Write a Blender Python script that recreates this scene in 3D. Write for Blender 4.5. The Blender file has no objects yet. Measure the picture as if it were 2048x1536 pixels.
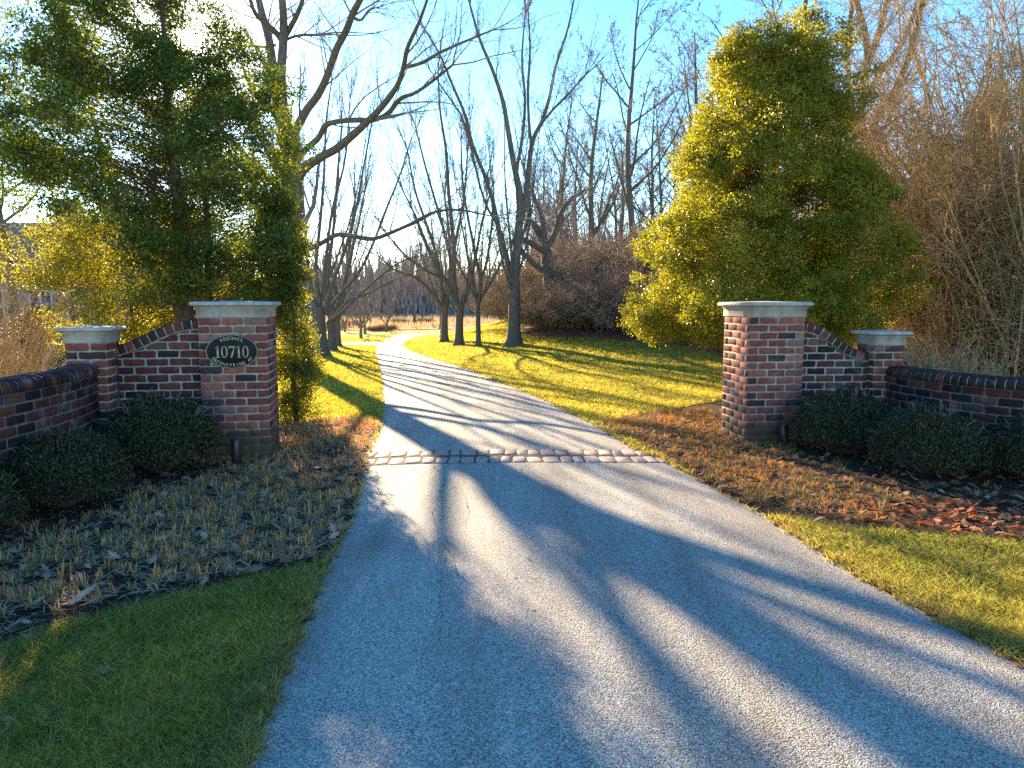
import bpy, math, random
import numpy as np
from mathutils import Vector, noise
random.seed(7)
RS = np.random.RandomState(11)
sc = bpy.context.scene
C = sc.collection
PI = math.pi

# ------------------------------------------------------------------ camera
F = 1450.0
PITCH = math.radians(6.42)
CAMZ = 1.5
cd = bpy.data.cameras.new('camera')
cam = bpy.data.objects.new('camera', cd)
C.objects.link(cam)
cam.location = (0, 0, CAMZ)
cam.rotation_euler = (PI/2 - PITCH, 0, 0)
cd.sensor_width = 36
cd.lens = F/2048*36
cd.clip_end = 3000
cd.clip_start = 0.05
sc.camera = cam

# ------------------------------------------------------------------ sun, sky, exposure
SUN_EL = math.radians(17.6)
SUN_AZ = math.radians(-23.0)
sund = Vector((math.sin(SUN_AZ)*math.cos(SUN_EL), math.cos(SUN_AZ)*math.cos(SUN_EL), math.sin(SUN_EL)))
ld = bpy.data.lights.new('sun', 'SUN')
ld.energy = 5.0
ld.angle = math.radians(0.55)
ld.color = (1.0, 0.765, 0.47)
lo = bpy.data.objects.new('sun', ld)
C.objects.link(lo)
lo.rotation_euler = sund.to_track_quat('Z', 'Y').to_euler()

w = bpy.data.worlds.new('World')
sc.world = w
w.use_nodes = True
nt = w.node_tree
nt.nodes.clear()
wo = nt.nodes.new('ShaderNodeOutputWorld')
sky = nt.nodes.new('ShaderNodeTexSky')
sky.sky_type = 'NISHITA'
sky.sun_disc = False
sky.sun_elevation = SUN_EL
sky.sun_rotation = SUN_AZ
sky.air_density = 1.0
sky.dust_density = 0.05
sky.ozone_density = 2.6
bg = nt.nodes.new('ShaderNodeBackground')
bg.inputs['Strength'].default_value = 0.088
hs = nt.nodes.new('ShaderNodeHueSaturation'); hs.inputs['Saturation'].default_value = 1.28
nt.links.new(sky.outputs[0], hs.inputs['Color']); nt.links.new(hs.outputs[0], bg.inputs['Color'])
# aureole of the low sun in thin winter air
tc = nt.nodes.new('ShaderNodeTexCoord')
dt = nt.nodes.new('ShaderNodeVectorMath'); dt.operation = 'DOT_PRODUCT'
nt.links.new(tc.outputs['Generated'], dt.inputs[0])
dt.inputs[1].default_value = tuple(sund)
def wmath(op, a, b):
    n = nt.nodes.new('ShaderNodeMath'); n.operation = op
    for i, v in enumerate((a, b)):
        if isinstance(v, (int, float)): n.inputs[i].default_value = v
        else: nt.links.new(v, n.inputs[i])
    return n.outputs[0]
c0 = wmath('MAXIMUM', dt.outputs['Value'], 0.0)
g1 = wmath('MULTIPLY', wmath('POWER', c0, 14.0), 0.03)
g2 = wmath('MULTIPLY', wmath('POWER', c0, 350.0), 1.0)
g3 = wmath('MULTIPLY', wmath('POWER', c0, 25000.0), 20.0)
gs = wmath('ADD', wmath('ADD', g1, g2), g3)
bg2 = nt.nodes.new('ShaderNodeBackground')
bg2.inputs['Color'].default_value = (1.0, 0.88, 0.66, 1)
nt.links.new(gs, bg2.inputs['Strength'])
ad = nt.nodes.new('ShaderNodeAddShader')
nt.links.new(bg.outputs[0], ad.inputs[0]); nt.links.new(bg2.outputs[0], ad.inputs[1])
nt.links.new(ad.outputs[0], wo.inputs['Surface'])

sc.view_settings.view_transform = 'Standard'
sc.view_settings.look = 'None'
sc.view_settings.exposure = 2.38
sc.view_settings.gamma = 1
sc.view_settings.use_curve_mapping = False
sc.cycles.use_denoising = False
sc.cycles.use_adaptive_sampling = False
sc.cycles.max_bounces = 6
sc.cycles.diffuse_bounces = 3
sc.cycles.glossy_bounces = 2
sc.cycles.transmission_bounces = 4
sc.cycles.sample_clamp_indirect = 1.5
sc.cycles.sample_clamp_direct = 4.0

# ------------------------------------------------------------------ terrain
def sst(a, b, x):
    t = min(1.0, max(0.0, (x-a)/(b-a)))
    return t*t*(3-2*t)
def base_h(x, y):
    return -0.015*(min(max(y, 8.0), 60.0)-8.0)
cT, sT = math.cos(PITCH), math.sin(PITCH)
def ray(px, py):
    u = (px-1024)/F; v = (768-py)/F
    return (u, cT+v*sT, -sT+v*cT)
def hit(px, py, hf):
    dx, dy, dz = ray(px, py)
    lo_, t = 0.0, 0.5
    while t < 400:
        if CAMZ+dz*t < hf(dx*t, dy*t): break
        lo_ = t; t *= 1.03
    a, b = lo_, t
    for _ in range(30):
        m = (a+b)/2
        if CAMZ+dz*m < hf(dx*m, dy*m): b = m
        else: a = m
    return (dx*b, dy*b, CAMZ+dz*b)
def at(px, py, D):
    """a point at depth D (world y) seen at a pixel"""
    dx, dy, dz = ray(px, py)
    t = D/dy
    return Vector((dx*t, D, CAMZ+dz*t))

ROAD_L = [(350,1980),(430,1720),(500,1536),(590,1300),(660,1130),(705,1040),(730,940),(736,910),(764,850),(766,800),(764,765),(760,740),(755,722),(751,706),(754,694),(764,684),(784,675),(803,668)]
ROAD_R = [(3300,1980),(2500,1590),(2048,1340),(1700,1150),(1520,1030),(1320,920),(1266,900),(1185,850),(1085,800),(996,765),(938,740),(894,727),(850,713),(820,702),(806,693),(806,687),(822,678),(846,668)]
roadL = [hit(a, b, base_h)[:2] for a, b in ROAD_L]
roadR = [hit(a, b, base_h)[:2] for a, b in ROAD_R]
_ry = [p[1] for p in roadR]; _rx = [p[0] for p in roadR]
_ly = [p[1] for p in roadL]; _lx = [p[0] for p in roadL]
def xr(y): return float(np.interp(y, _ry, _rx))
def xl(y): return float(np.interp(y, _ly, _lx))
def hgt(x, y):
    z = base_h(x, y)
    m = 1.25*sst(0.2, 7.5, x-xr(y))*sst(13, 34, y)*(1-sst(44, 75, y))
    z += m
    # gentle rise of the left lawn and tiny undulation off the road
    off = max(0.0, x-xr(y), xl(y)-x)
    z += 0.03*math.sin(x*0.9+1.3)*math.sin(y*0.7)*sst(0.3, 2.5, off)*sst(6, 12, y)
    z += 0.045*sst(0.1, 1.0, x-xr(y))*(1-sst(12, 20, y))*sst(3, 6, y)
    if y > 80:
        z += 3.0*sst(110, 400, y) + 1.2*math.sin(x*0.011+1.7)*sst(130, 300, y)
    return z
def G(px, py):
    p = hit(px, py, hgt)
    return Vector(p)

# ------------------------------------------------------------------ mesh helpers
def link(o, parent=None):
    C.objects.link(o)
    if parent is not None: o.parent = parent
    return o
def mesh_np(name, V, faces_flat, loop_tot, mat, parent=None, col=None, smooth=False):
    me = bpy.data.meshes.new(name)
    V = np.asarray(V, dtype=np.float32)
    ff = np.asarray(faces_flat, dtype=np.int32).ravel()
    lt = np.asarray(loop_tot, dtype=np.int32)
    me.vertices.add(len(V)); me.vertices.foreach_set('co', V.ravel())
    me.loops.add(len(ff)); me.loops.foreach_set('vertex_index', ff)
    ls = np.zeros(len(lt), dtype=np.int32); ls[1:] = np.cumsum(lt)[:-1]
    me.polygons.add(len(lt)); me.polygons.foreach_set('loop_start', ls)
    if smooth: me.polygons.foreach_set('use_smooth', np.ones(len(lt), dtype=bool))
    me.update(calc_edges=True)
    if col is not None:
        ca = me.attributes.new('Col', 'FLOAT_COLOR', 'POINT')
        c4 = np.ones((len(V), 4), dtype=np.float32); c4[:, :3] = col
        ca.data.foreach_set('color', c4.ravel())
    me.materials.append(mat)
    o = bpy.data.objects.new(name, me)
    return link(o, parent)
class MB:
    """collects polygons with a colour per vertex into one mesh"""
    def __init__(s): s.V = []; s.F = []; s.L = []; s.K = []
    def add(s, V, faces, col=(1, 1, 1)):
        n = len(s.V)
        s.V.extend(V); s.K.extend([col]*len(V))
        for f in faces:
            s.F.extend([n+i for i in f]); s.L.append(len(f))
    def box(s, M, lo, hi, col=(1, 1, 1), j=0.0):
        V = []
        for z in (lo[2], hi[2]):
            for (x, y) in ((lo[0], lo[1]), (hi[0], lo[1]), (hi[0], hi[1]), (lo[0], hi[1])):
                V.append(tuple(M(x+random.uniform(-j, j), y+random.uniform(-j, j), z+random.uniform(-j, j))))
        s.add(V, [(0, 3, 2, 1), (4, 5, 6, 7), (0, 1, 5, 4), (1, 2, 6, 5), (2, 3, 7, 6), (3, 0, 4, 7)], col)
    def build(s, name, mat, parent=None, smooth=False):
        return mesh_np(name, np.array(s.V, dtype=np.float32), s.F, s.L, mat, parent, np.array(s.K, dtype=np.float32), smooth)
ident = lambda x, y, z: (x, y, z)

class Tubes:
    """polylines with radii -> tapered tubes, vectorised by (points, sides)"""
    def __init__(s): s.b = {}
    def add(s, pts, rad, sides, col=None):
        s.b.setdefault((len(pts), sides), []).append((pts, rad, col))
    def count(s): return sum(len(v) for v in s.b.values())
    def build(s, name, mat, parent=None, col0=(1, 1, 1)):
        Vs, Fs, Ls, Cs = [], [], [], []
        n0 = 0
        for (k, sd), items in s.b.items():
            P = np.array([i[0] for i in items], dtype=np.float64)       # m,k,3
            R = np.array([i[1] for i in items], dtype=np.float64)       # m,k
            Kc = np.array([i[2] if i[2] is not None else col0 for i in items])
            m = len(items)
            T = np.gradient(P, axis=1)
            T /= np.linalg.norm(T, axis=2, keepdims=True)+1e-9
            ch = P[:, -1]-P[:, 0]
            ax = np.argmin(np.abs(ch), axis=1)
            ref = np.eye(3)[ax][:, None, :].repeat(k, axis=1)
            U = ref-(ref*T).sum(2, keepdims=True)*T
            U /= np.linalg.norm(U, axis=2, keepdims=True)+1e-9
            W = np.cross(T, U)
            a = np.arange(sd)/sd*2*PI
            ring = (U[:, :, None, :]*np.cos(a)[None, None, :, None]+W[:, :, None, :]*np.sin(a)[None, None, :, None])
            V = P[:, :, None, :]+ring*R[:, :, None, None]               # m,k,sd,3
            idx = np.arange(m*k*sd).reshape(m, k, sd)+n0
            i0 = idx[:, :-1, :]; i1 = idx[:, 1:, :]
            f = np.stack([i0, np.roll(i0, -1, axis=2), np.roll(i1, -1, axis=2), i1], axis=-1).reshape(-1, 4)
            Vs.append(V.reshape(-1, 3)); Fs.append(f.ravel()); Ls.append(np.full(len(f), 4))
            Cs.append(np.repeat(Kc, k*sd, axis=0))
            n0 += m*k*sd
        return mesh_np(name, np.concatenate(Vs), np.concatenate(Fs), np.concatenate(Ls), mat, parent, np.concatenate(Cs), smooth=True)

def unit(a):
    return a/(np.linalg.norm(a, axis=1, keepdims=True)+1e-9)
def leaf_arrays(P, Dn, Nn, L, Wd, fold=0.25):
    """P centres (n,3), Dn leaf direction, Nn normal, L length, Wd width -> verts (n*4,3), tris"""
    n = len(P)
    D = unit(Dn); N = unit(Nn-(Nn*D).sum(1, keepdims=True)*D); S = np.cross(D, N)
    L = L[:, None]; Wd = Wd[:, None]
    base = P-D*L*0.5; tip = P+D*L*0.5
    l = P+S*Wd*0.5+N*Wd*fold; r = P-S*Wd*0.5+N*Wd*fold
    V = np.stack([base, l, tip, r], axis=1).reshape(-1, 3)
    i = np.arange(n)[:, None]*4
    f = np.concatenate([i+0, i+2, i+1, i+0, i+3, i+2], axis=1)
    return V, f.ravel(), np.full(2*n, 3)
def leaves_obj(name, P, Dn, Nn, L, Wd, col, mat, parent=None):
    V, f, lt = leaf_arrays(P, Dn, Nn, L, Wd)
    return mesh_np(name, V, f, lt, mat, parent, np.repeat(col, 4, axis=0))

def blades_arrays(P, lean, H, Wd, ang):
    """curved 5-vertex blades; lean is horizontal displacement (n,2) of the tip"""
    n = len(P)
    s = np.stack([np.cos(ang), np.sin(ang), np.zeros(n)], axis=1)*Wd[:, None]*0.5
    up = np.zeros((n, 3)); up[:, 2] = H
    ln = np.zeros((n, 3)); ln[:, :2] = lean
    b0 = P-s; b1 = P+s
    m = P+up*0.55+ln*0.3
    m0 = m-s*0.8; m1 = m+s*0.8
    t = P+up+ln
    V = np.stack([b0, b1, m1, m0, t], axis=1).reshape(-1, 3)
    i = np.arange(n)[:, None]*5
    f = np.concatenate([i, i+1, i+2, i+3, i+3, i+2, i+4], axis=1)
    lt = np.tile([4, 3], n)
    return V, f.ravel(), lt

# ------------------------------------------------------------------ materials
def newmat(name):
    m = bpy.data.materials.new(name); m.use_nodes = True
    n = m.node_tree; n.nodes.clear()
    return m, n
class NT:
    def __init__(s, n): s.n = n
    def nd(s, t, **kw):
        x = s.n.nodes.new(t)
        for k, v in kw.items(): setattr(x, k, v)
        return x
    def l(s, a, b): s.n.links.new(a, b)
    def val(s, sock, v):
        if hasattr(v, 'links') or hasattr(v, 'is_linked'): s.n.links.new(v, sock)
        else: sock.default_value = v
    def noise(s, scale, detail=3, rough=0.6, vec=None, dist=0.0):
        x = s.nd('ShaderNodeTexNoise')
        x.inputs['Scale'].default_value = scale; x.inputs['Detail'].default_value = detail
        x.inputs['Roughness'].default_value = rough; x.inputs['Distortion'].default_value = dist
        if vec is not None: s.l(vec, x.inputs['Vector'])
        return x.outputs['Fac']
    def ramp(s, fac, stops):
        x = s.nd('ShaderNodeValToRGB')
        e = x.color_ramp.elements
        while len(e) < len(stops): e.new(0.5)
        for i, (p, c) in enumerate(stops):
            e[i].position = p
            e[i].color = (c, c, c, 1) if isinstance(c, (int, float)) else (c[0], c[1], c[2], 1)
        s.l(fac, x.inputs['Fac'])
        return x.outputs['Color']
    def mix(s, fac, a, b, mode='MIX'):
        x = s.nd('ShaderNodeMix', data_type='RGBA', blend_type=mode)
        s.val(x.inputs[0], fac)
        for sock, v in ((x.inputs[6], a), (x.inputs[7], b)):
            if isinstance(v, tuple): sock.default_value = (v[0], v[1], v[2], 1)
            else: s.l(v, sock)
        return x.outputs[2]
    def pos(s): return s.nd('ShaderNodeNewGeometry').outputs['Position']
    def obj(s): return s.nd('ShaderNodeTexCoord').outputs['Object']
    def col(s):
        x = s.nd('ShaderNodeAttribute'); x.attribute_name = 'Col'; return x.outputs['Color']
    def bump(s, h, strength, dist):
        x = s.nd('ShaderNodeBump'); x.inputs['Strength'].default_value = strength
        x.inputs['Distance'].default_value = dist; s.l(h, x.inputs['Height']); return x.outputs['Normal']
    def princ(s, color, rough=0.8, spec=0.3, normal=None, metal=0.0):
        x = s.nd('ShaderNodeBsdfPrincipled')
        if isinstance(color, tuple): x.inputs['Base Color'].default_value = (*color, 1)
        else: s.l(color, x.inputs['Base Color'])
        s.val(x.inputs['Roughness'], rough)
        x.inputs['Specular IOR Level'].default_value = spec
        x.inputs['Metallic'].default_value = metal
        if normal is not None: s.l(normal, x.inputs['Normal'])
        return x.outputs[0]
    def out(s, sh):
        o = s.nd('ShaderNodeOutputMaterial'); s.l(sh, o.inputs['Surface'])
def leaf_mat(name, trans=0.45, tint=(1.5, 1.45, 0.5), rough=0.35, spec=0.5):
    m, n = newmat(name); t = NT(n)
    c = t.col()
    p = t.princ(c, rough, spec)
    tr = t.nd('ShaderNodeBsdfTranslucent')
    t.l(t.mix(1.0, c, tint, 'MULTIPLY'), tr.inputs['Color'])
    mx = t.nd('ShaderNodeMixShader'); mx.inputs[0].default_value = trans
    t.l(p, mx.inputs[1]); t.l(tr.outputs[0], mx.inputs[2])
    t.out(mx.outputs[0])
    return m
M_HOLLY = leaf_mat('holly_leaf', 0.45, (2.6, 2.2, 0.35), 0.38, 0.38)
M_BOX = leaf_mat('boxwood_leaf', 0.2, (1.5, 1.5, 0.5), 0.4, 0.4)
M_GRASS = leaf_mat('grass_blade', 0.5, (1.75, 1.6, 0.7), 0.6, 0.2)
M_DRY = leaf_mat('dry_leaf', 0.3, (1.5, 1.1, 0.7), 0.7, 0.2)
def bark_mat(name, a, b, scale=9.0, bump=0.4, trans=0.0):
    m, n = newmat(name); t = NT(n)
    mp = t.nd('ShaderNodeMapping'); mp.inputs['Scale'].default_value = (1, 1, 0.25)
    t.l(t.pos(), mp.inputs['Vector'])
    f = t.noise(scale, 6, 0.7, mp.outputs[0])
    f2 = t.noise(scale*4, 4, 0.7, mp.outputs[0])
    c = t.ramp(f, [(0.3, a), (0.7, b)])
    c = t.mix(0.35, c, t.ramp(f2, [(0.35, (0.05, 0.045, 0.04)), (0.65, (0.32, 0.30, 0.25))]))
    c = t.mix(1.0, c, t.col(), 'MULTIPLY')
    sh = t.princ(c, 0.9, 0.15, t.bump(f2, bump, 0.02)) if bump else t.princ(c, 0.9, 0.15)
    if trans:
        tr = t.nd('ShaderNodeBsdfTranslucent'); t.l(c, tr.inputs['Color'])
        mx = t.nd('ShaderNodeMixShader'); mx.inputs[0].default_value = trans
        t.l(sh, mx.inputs[1]); t.l(tr.outputs[0], mx.inputs[2]); sh = mx.outputs[0]
    t.out(sh)
    return m
M_BARK = bark_mat('bark_grey_brown', (0.05, 0.042, 0.034), (0.12, 0.105, 0.085))
M_TWIG = bark_mat('twig_bark', (0.19, 0.14, 0.11), (0.30, 0.24, 0.19), 5.0, 0.0)
M_BRUSH = bark_mat('dry_brush', (0.62, 0.44, 0.22), (0.80, 0.61, 0.34), 3.0, 0.0, 0.45)
M_THICK = bark_mat('thicket_twigs', (0.36, 0.25, 0.155), (0.52, 0.38, 0.25), 2.0, 0.0, 0.3)

def m_masonry():
    m, n = newmat('masonry'); t = NT(n)
    p = t.pos()
    f = t.noise(22, 5, 0.7, p); f2 = t.noise(140, 3, 0.6, p)
    c = t.mix(1.0, t.col(), t.ramp(f, [(0.28, 0.55), (0.72, 1.3)]), 'MULTIPLY')
    st = t.ramp(t.noise(5.0, 4, 0.65, p), [(0.56, 0.0), (0.72, 1.0)])
    c = t.mix(t.mix(1.0, st, (0.22, 0.22, 0.22), 'MULTIPLY'), c, (0.42, 0.40, 0.36))
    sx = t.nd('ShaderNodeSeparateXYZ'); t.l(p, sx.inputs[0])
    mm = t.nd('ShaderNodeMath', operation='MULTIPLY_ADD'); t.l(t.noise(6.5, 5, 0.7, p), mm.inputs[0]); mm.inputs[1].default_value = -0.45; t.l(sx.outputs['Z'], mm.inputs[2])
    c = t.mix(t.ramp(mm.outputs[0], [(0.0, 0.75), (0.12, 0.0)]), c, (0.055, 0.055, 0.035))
    t.out(t.princ(c, 0.88, 0.2, t.bump(f2, 0.5, 0.004)))
    return m
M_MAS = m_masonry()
def m_stone():
    m, n = newmat('cast_stone'); t = NT(n)
    p = t.pos()
    f = t.noise(7, 6, 0.7, p); f2 = t.noise(90, 3, 0.6, p)
    c = t.ramp(f, [(0.3, (0.24, 0.23, 0.21)), (0.5, (0.38, 0.37, 0.345)), (0.75, (0.48, 0.47, 0.44))])
    c = t.mix(1.0, c, t.ramp(f2, [(0.3, 0.8), (0.7, 1.1)]), 'MULTIPLY')
    mp = t.nd('ShaderNodeMapping'); mp.inputs['Scale'].default_value = (1, 1, 0.12); t.l(p, mp.inputs['Vector'])
    c = t.mix(t.ramp(t.noise(26, 4, 0.7, mp.outputs[0]), [(0.52, 0.0), (0.72, 0.5)]), c, (0.16, 0.16, 0.13))
    t.out(t.princ(c, 0.85, 0.25, t.bump(f2, 0.3, 0.003)))
    return m
M_STONE = m_stone()
def m_road():
    m, n = newmat('chip_seal'); t = NT(n)
    p = t.pos()
    v = t.nd('ShaderNodeTexVoronoi'); v.inputs['Scale'].default_value = 165; t.l(p, v.inputs['Vector'])
    v2 = t.nd('ShaderNodeTexVoronoi'); v2.inputs['Scale'].default_value = 90; t.l(p, v2.inputs['Vector'])
    sep = t.nd('ShaderNodeSeparateColor'); t.l(v.outputs['Color'], sep.inputs[0])
    stone = t.ramp(sep.outputs[0], [(0.0, (0.17, 0.16, 0.15)), (0.3, (0.36, 0.34, 0.305)), (0.75, (0.53, 0.50, 0.45)), (1.0, (0.74, 0.70, 0.63))])
    gap = t.ramp(v.outputs['Distance'], [(0.4, 1.0), (0.8, 0.35)])
    c = t.mix(1.0, stone, gap, 'MULTIPLY')
    big = t.noise(0.55, 5, 0.65, p, 0.6)
    c = t.mix(1.0, c, t.ramp(big, [(0.3, 0.72), (0.7, 1.14)]), 'MULTIPLY')
    br = t.ramp(t.noise(2.3, 6, 0.7, p), [(0.52, 0.0), (0.74, 0.45)])
    c = t.mix(br, c, (0.24, 0.19, 0.13))
    mpw = t.nd('ShaderNodeMapping'); mpw.inputs['Scale'].default_value = (2.2, 0.22, 1); t.l(p, mpw.inputs['Vector'])
    c = t.mix(1.0, c, t.ramp(t.noise(1.3, 4, 0.6, mpw.outputs[0], 0.4), [(0.35, (0.74, 0.72, 0.69)), (0.65, (1.08, 1.08, 1.08))]), 'MULTIPLY')
    dk = t.ramp(t.noise(9, 6, 0.75, p), [(0.60, 0.0), (0.74, 0.45)])
    c = t.mix(dk, c, (0.10, 0.09, 0.08))
    h = t.mix(0.4, t.ramp(v.outputs['Distance'], [(0.0, 1.0), (0.8, 0.0)]), t.ramp(v2.outputs['Distance'], [(0.0, 1.0), (0.8, 0.0)]))
    t.out(t.princ(c, 0.8, 0.35, t.bump(h, 0.7, 0.007)))
    return m
M_ROAD = m_road()
def m_lawn():
    m, n = newmat('lawn_soil'); t = NT(n)
    p = t.pos()
    f = t.noise(1.2, 6, 0.7, p); f2 = t.noise(38, 5, 0.8, p); f3 = t.noise(7, 5, 0.7, p)
    c = t.ramp(f2, [(0.3, (0.16, 0.145, 0.02)), (0.5, (0.36, 0.32, 0.035)), (0.72, (0.54, 0.47, 0.09))])
    c = t.mix(t.ramp(f, [(0.35, 0.0), (0.7, 0.55)]), c, (0.27, 0.22, 0.075))
    c = t.mix(t.ramp(f3, [(0.55, 0.0), (0.8, 0.5)]), c, (0.11, 0.10, 0.03))
    t.out(t.princ(c, 0.95, 0.05, t.bump(f2, 1.0, 0.03)))
    return m
M_LAWN = m_lawn()
def m_simple(name, a, b, scale, rough=0.9, bump=0.6, dist=0.02, spec=0.1, lo=0.35, hi=0.65):
    m, n = newmat(name); t = NT(n)
    p = t.pos(); f = t.noise(scale, 6, 0.75, p)
    t.out(t.princ(t.ramp(f, [(lo, a), (hi, b)]), rough, spec, t.bump(f, bump, dist)))
    return m
M_MULCH = m_simple('mulch', (0.018, 0.012, 0.009), (0.10, 0.065, 0.045), 55, 0.95, 1.0, 0.03)
M_LITTER = m_simple('litter_ground', (0.10, 0.05, 0.035), (0.34, 0.19, 0.14), 14, 0.95, 1.0, 0.04)
M_MEADOW = m_simple('dry_meadow', (0.30, 0.24, 0.14), (0.50, 0.41, 0.26), 2.5, 0.95, 0.8, 0.1)
M_COBBLE = m_simple('granite_sett', (0.25, 0.165, 0.15), (0.46, 0.33, 0.29), 30, 0.8, 0.6, 0.006, 0.3)
M_JOINT = m_simple('joint_sand', (0.05, 0.045, 0.04), (0.16, 0.13, 0.10), 60)
M_CRACK = m_simple('crack_tar', (0.06, 0.055, 0.05), (0.16, 0.15, 0.13), 40)
M_BLACKM = m_simple('black_metal', (0.015, 0.015, 0.017), (0.03, 0.03, 0.032), 30, 0.35, 0.1, 0.001, 0.5)
M_PLAQUE = m_simple('plaque_black', (0.006, 0.006, 0.007), (0.011, 0.011, 0.012), 60, 0.55, 0.05, 0.001, 0.2)
def m_gold():
    m, n = newmat('plaque_gold'); t = NT(n)
    t.out(t.princ(t.ramp(t.noise(60, 3, 0.6, t.pos()), [(0.3, (0.36, 0.30, 0.18)), (0.7, (0.52, 0.44, 0.28))]), 0.45, 0.5, metal=0.15))
    return m
M_GOLD = m_gold()
M_HWALL = m_simple('house_brick', (0.26, 0.15, 0.12), (0.40, 0.26, 0.21), 9, 0.9, 0.3)
M_ROOF = m_simple('house_roof', (0.14, 0.11, 0.10), (0.25, 0.20, 0.18), 6, 0.9, 0.3)
M_WHITE = m_simple('white_trim', (0.42, 0.40, 0.38), (0.52, 0.50, 0.48), 5, 0.6, 0.05)
def m_glass():
    m, n = newmat('window_glass'); t = NT(n)
    t.out(t.princ((0.04, 0.06, 0.08), 0.06, 0.9)); return m
M_GLASS = m_glass()

# ------------------------------------------------------------------ tags
def tag(o, label, cat, group=None, kind=None):
    o['label'] = label; o['category'] = cat
    if group: o['group'] = group
    if kind: o['kind'] = kind
    return o
def empty(name, loc=(0, 0, 0), rz=0.0):
    o = bpy.data.objects.new(name, None); C.objects.link(o)
    o.location = loc; o.rotation_euler = (0, 0, rz); o.empty_display_size = 0.2
    return o
def copy_tree(root, loc, rz, sc_=1.0, label=None, group=None, squash=1.0):
    r = root.copy(); C.objects.link(r)
    r.location = loc; r.rotation_euler = (0, 0, rz); r.scale = (sc_*squash, sc_*squash, sc_)
    if label: r['label'] = label
    if group: r['group'] = group
    for ch in list(root.children):
        c = ch.copy(); C.objects.link(c); c.parent = r
    return r
def struct(o, kind='structure'):
    o['kind'] = kind; return o

# ------------------------------------------------------------------ ground sheets
def ground_sheet():
    ys = np.concatenate([np.arange(-14, 2, 2.0), np.arange(2, 30, 0.6), np.arange(30, 80, 1.5), np.geomspace(80, 900, 34)])
    V = []; xsN = 121
    for y in ys:
        half = 22 + max(0.0, y)*0.95
        t = np.linspace(-1, 1, xsN)
        xs = np.sign(t)*np.abs(t)**1.5*half
        for x in xs: V.append((x, y, hgt(x, y)))
    n = len(ys)
    idx = np.arange(n*xsN).reshape(n, xsN)
    f = np.stack([idx[:-1, :-1], idx[:-1, 1:], idx[1:, 1:], idx[1:, :-1]], axis=-1).reshape(-1, 4)
    struct(mesh_np('lawn_ground', V, f, np.full(len(f), 4), M_LAWN, smooth=True))
ground_sheet()

def resample(poly, n):
    P = np.array(poly); d = np.r_[0, np.cumsum(np.linalg.norm(np.diff(P, axis=0), axis=1))]
    # Catmull-like smoothing by dense interpolation then box filter
    t = np.linspace(0, d[-1], n)
    return np.stack([np.interp(t, d, P[:, k]) for k in range(P.shape[1])], axis=1)
def strip(name, Lp, Rp, mat, off, nc=10, rag=0.0, nseg=140):
    ls, rs = [], []
    Lq = np.array(Lp); Rq = np.array(Rp)
    k = len(Lq)
    t = np.linspace(0, k-1, nseg)
    L = np.stack([np.interp(t, np.arange(k), Lq[:, i]) for i in (0, 1)], axis=1)
    R = np.stack([np.interp(t, np.arange(k), Rq[:, i]) for i in (0, 1)], axis=1)
    V = []
    for i in range(nseg):
        w_ = R[i]-L[i]; wn = w_/(np.linalg.norm(w_)+1e-9)
        jl = rag*noise.noise(Vector((i*0.9, 3.1, 0.0)))*2; jr = rag*noise.noise(Vector((i*0.9, 9.7, 0.0)))*2
        a = L[i]-wn*jl; b = R[i]+wn*jr
        for j in range(nc+1):
            p = a+(b-a)*j/nc
            cr = 0.02*(1-(2*j/nc-1)**2)*min(1.0, i/20)
            V.append((p[0], p[1], hgt(p[0], p[1])+off+cr))
    idx = np.arange(nseg*(nc+1)).reshape(nseg, nc+1)
    f = np.stack([idx[:-1, :-1], idx[:-1, 1:], idx[1:, 1:], idx[1:, :-1]], axis=-1).reshape(-1, 4)
    return struct(mesh_np(name, V, f, np.full(len(f), 4), mat, smooth=True))
def pair_strip():
    # match the two edges by distance: for each left point use the right edge point at the same y
    ysmp = np.concatenate([np.linspace(_ly[0], 12, 120), np.linspace(12.1, min(_ly[-1], _ry[-1]), 90)])
    Lp = [(xl(y), y) for y in ysmp]; Rp = [(xr(y), y) for y in ysmp]
    # then a bend to the right behind the bank
    yl = ysmp[-1]; L0 = Lp[-1]; R0 = Rp[-1]
    Lp += [(L0[0]+1.5, yl+1.0), (L0[0]+5, yl+2.2), (L0[0]+12, yl+2.6)]
    Rp += [(R0[0]+1.0, yl+0.1), (R0[0]+5, yl+0.6), (R0[0]+12, yl+0.8)]
    return Lp, Rp
_Lp, _Rp = pair_strip()
road = strip('driveway_road', _Lp, _Rp, M_ROAD, 0.012, nc=12, rag=0.012, nseg=420)
# side drive to the left beyond the left tree
bl = [(758,692),(735,691),(700,690),(660,691),(610,694)]
bu = [(766,683),(740,684),(700,684.5),(660,686),(610,690)]
strip('side_driveway', [G(*p)[:2] for p in bl], [G(*p)[:2] for p in bu], M_ROAD, 0.020, nc=4, nseg=30)

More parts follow.
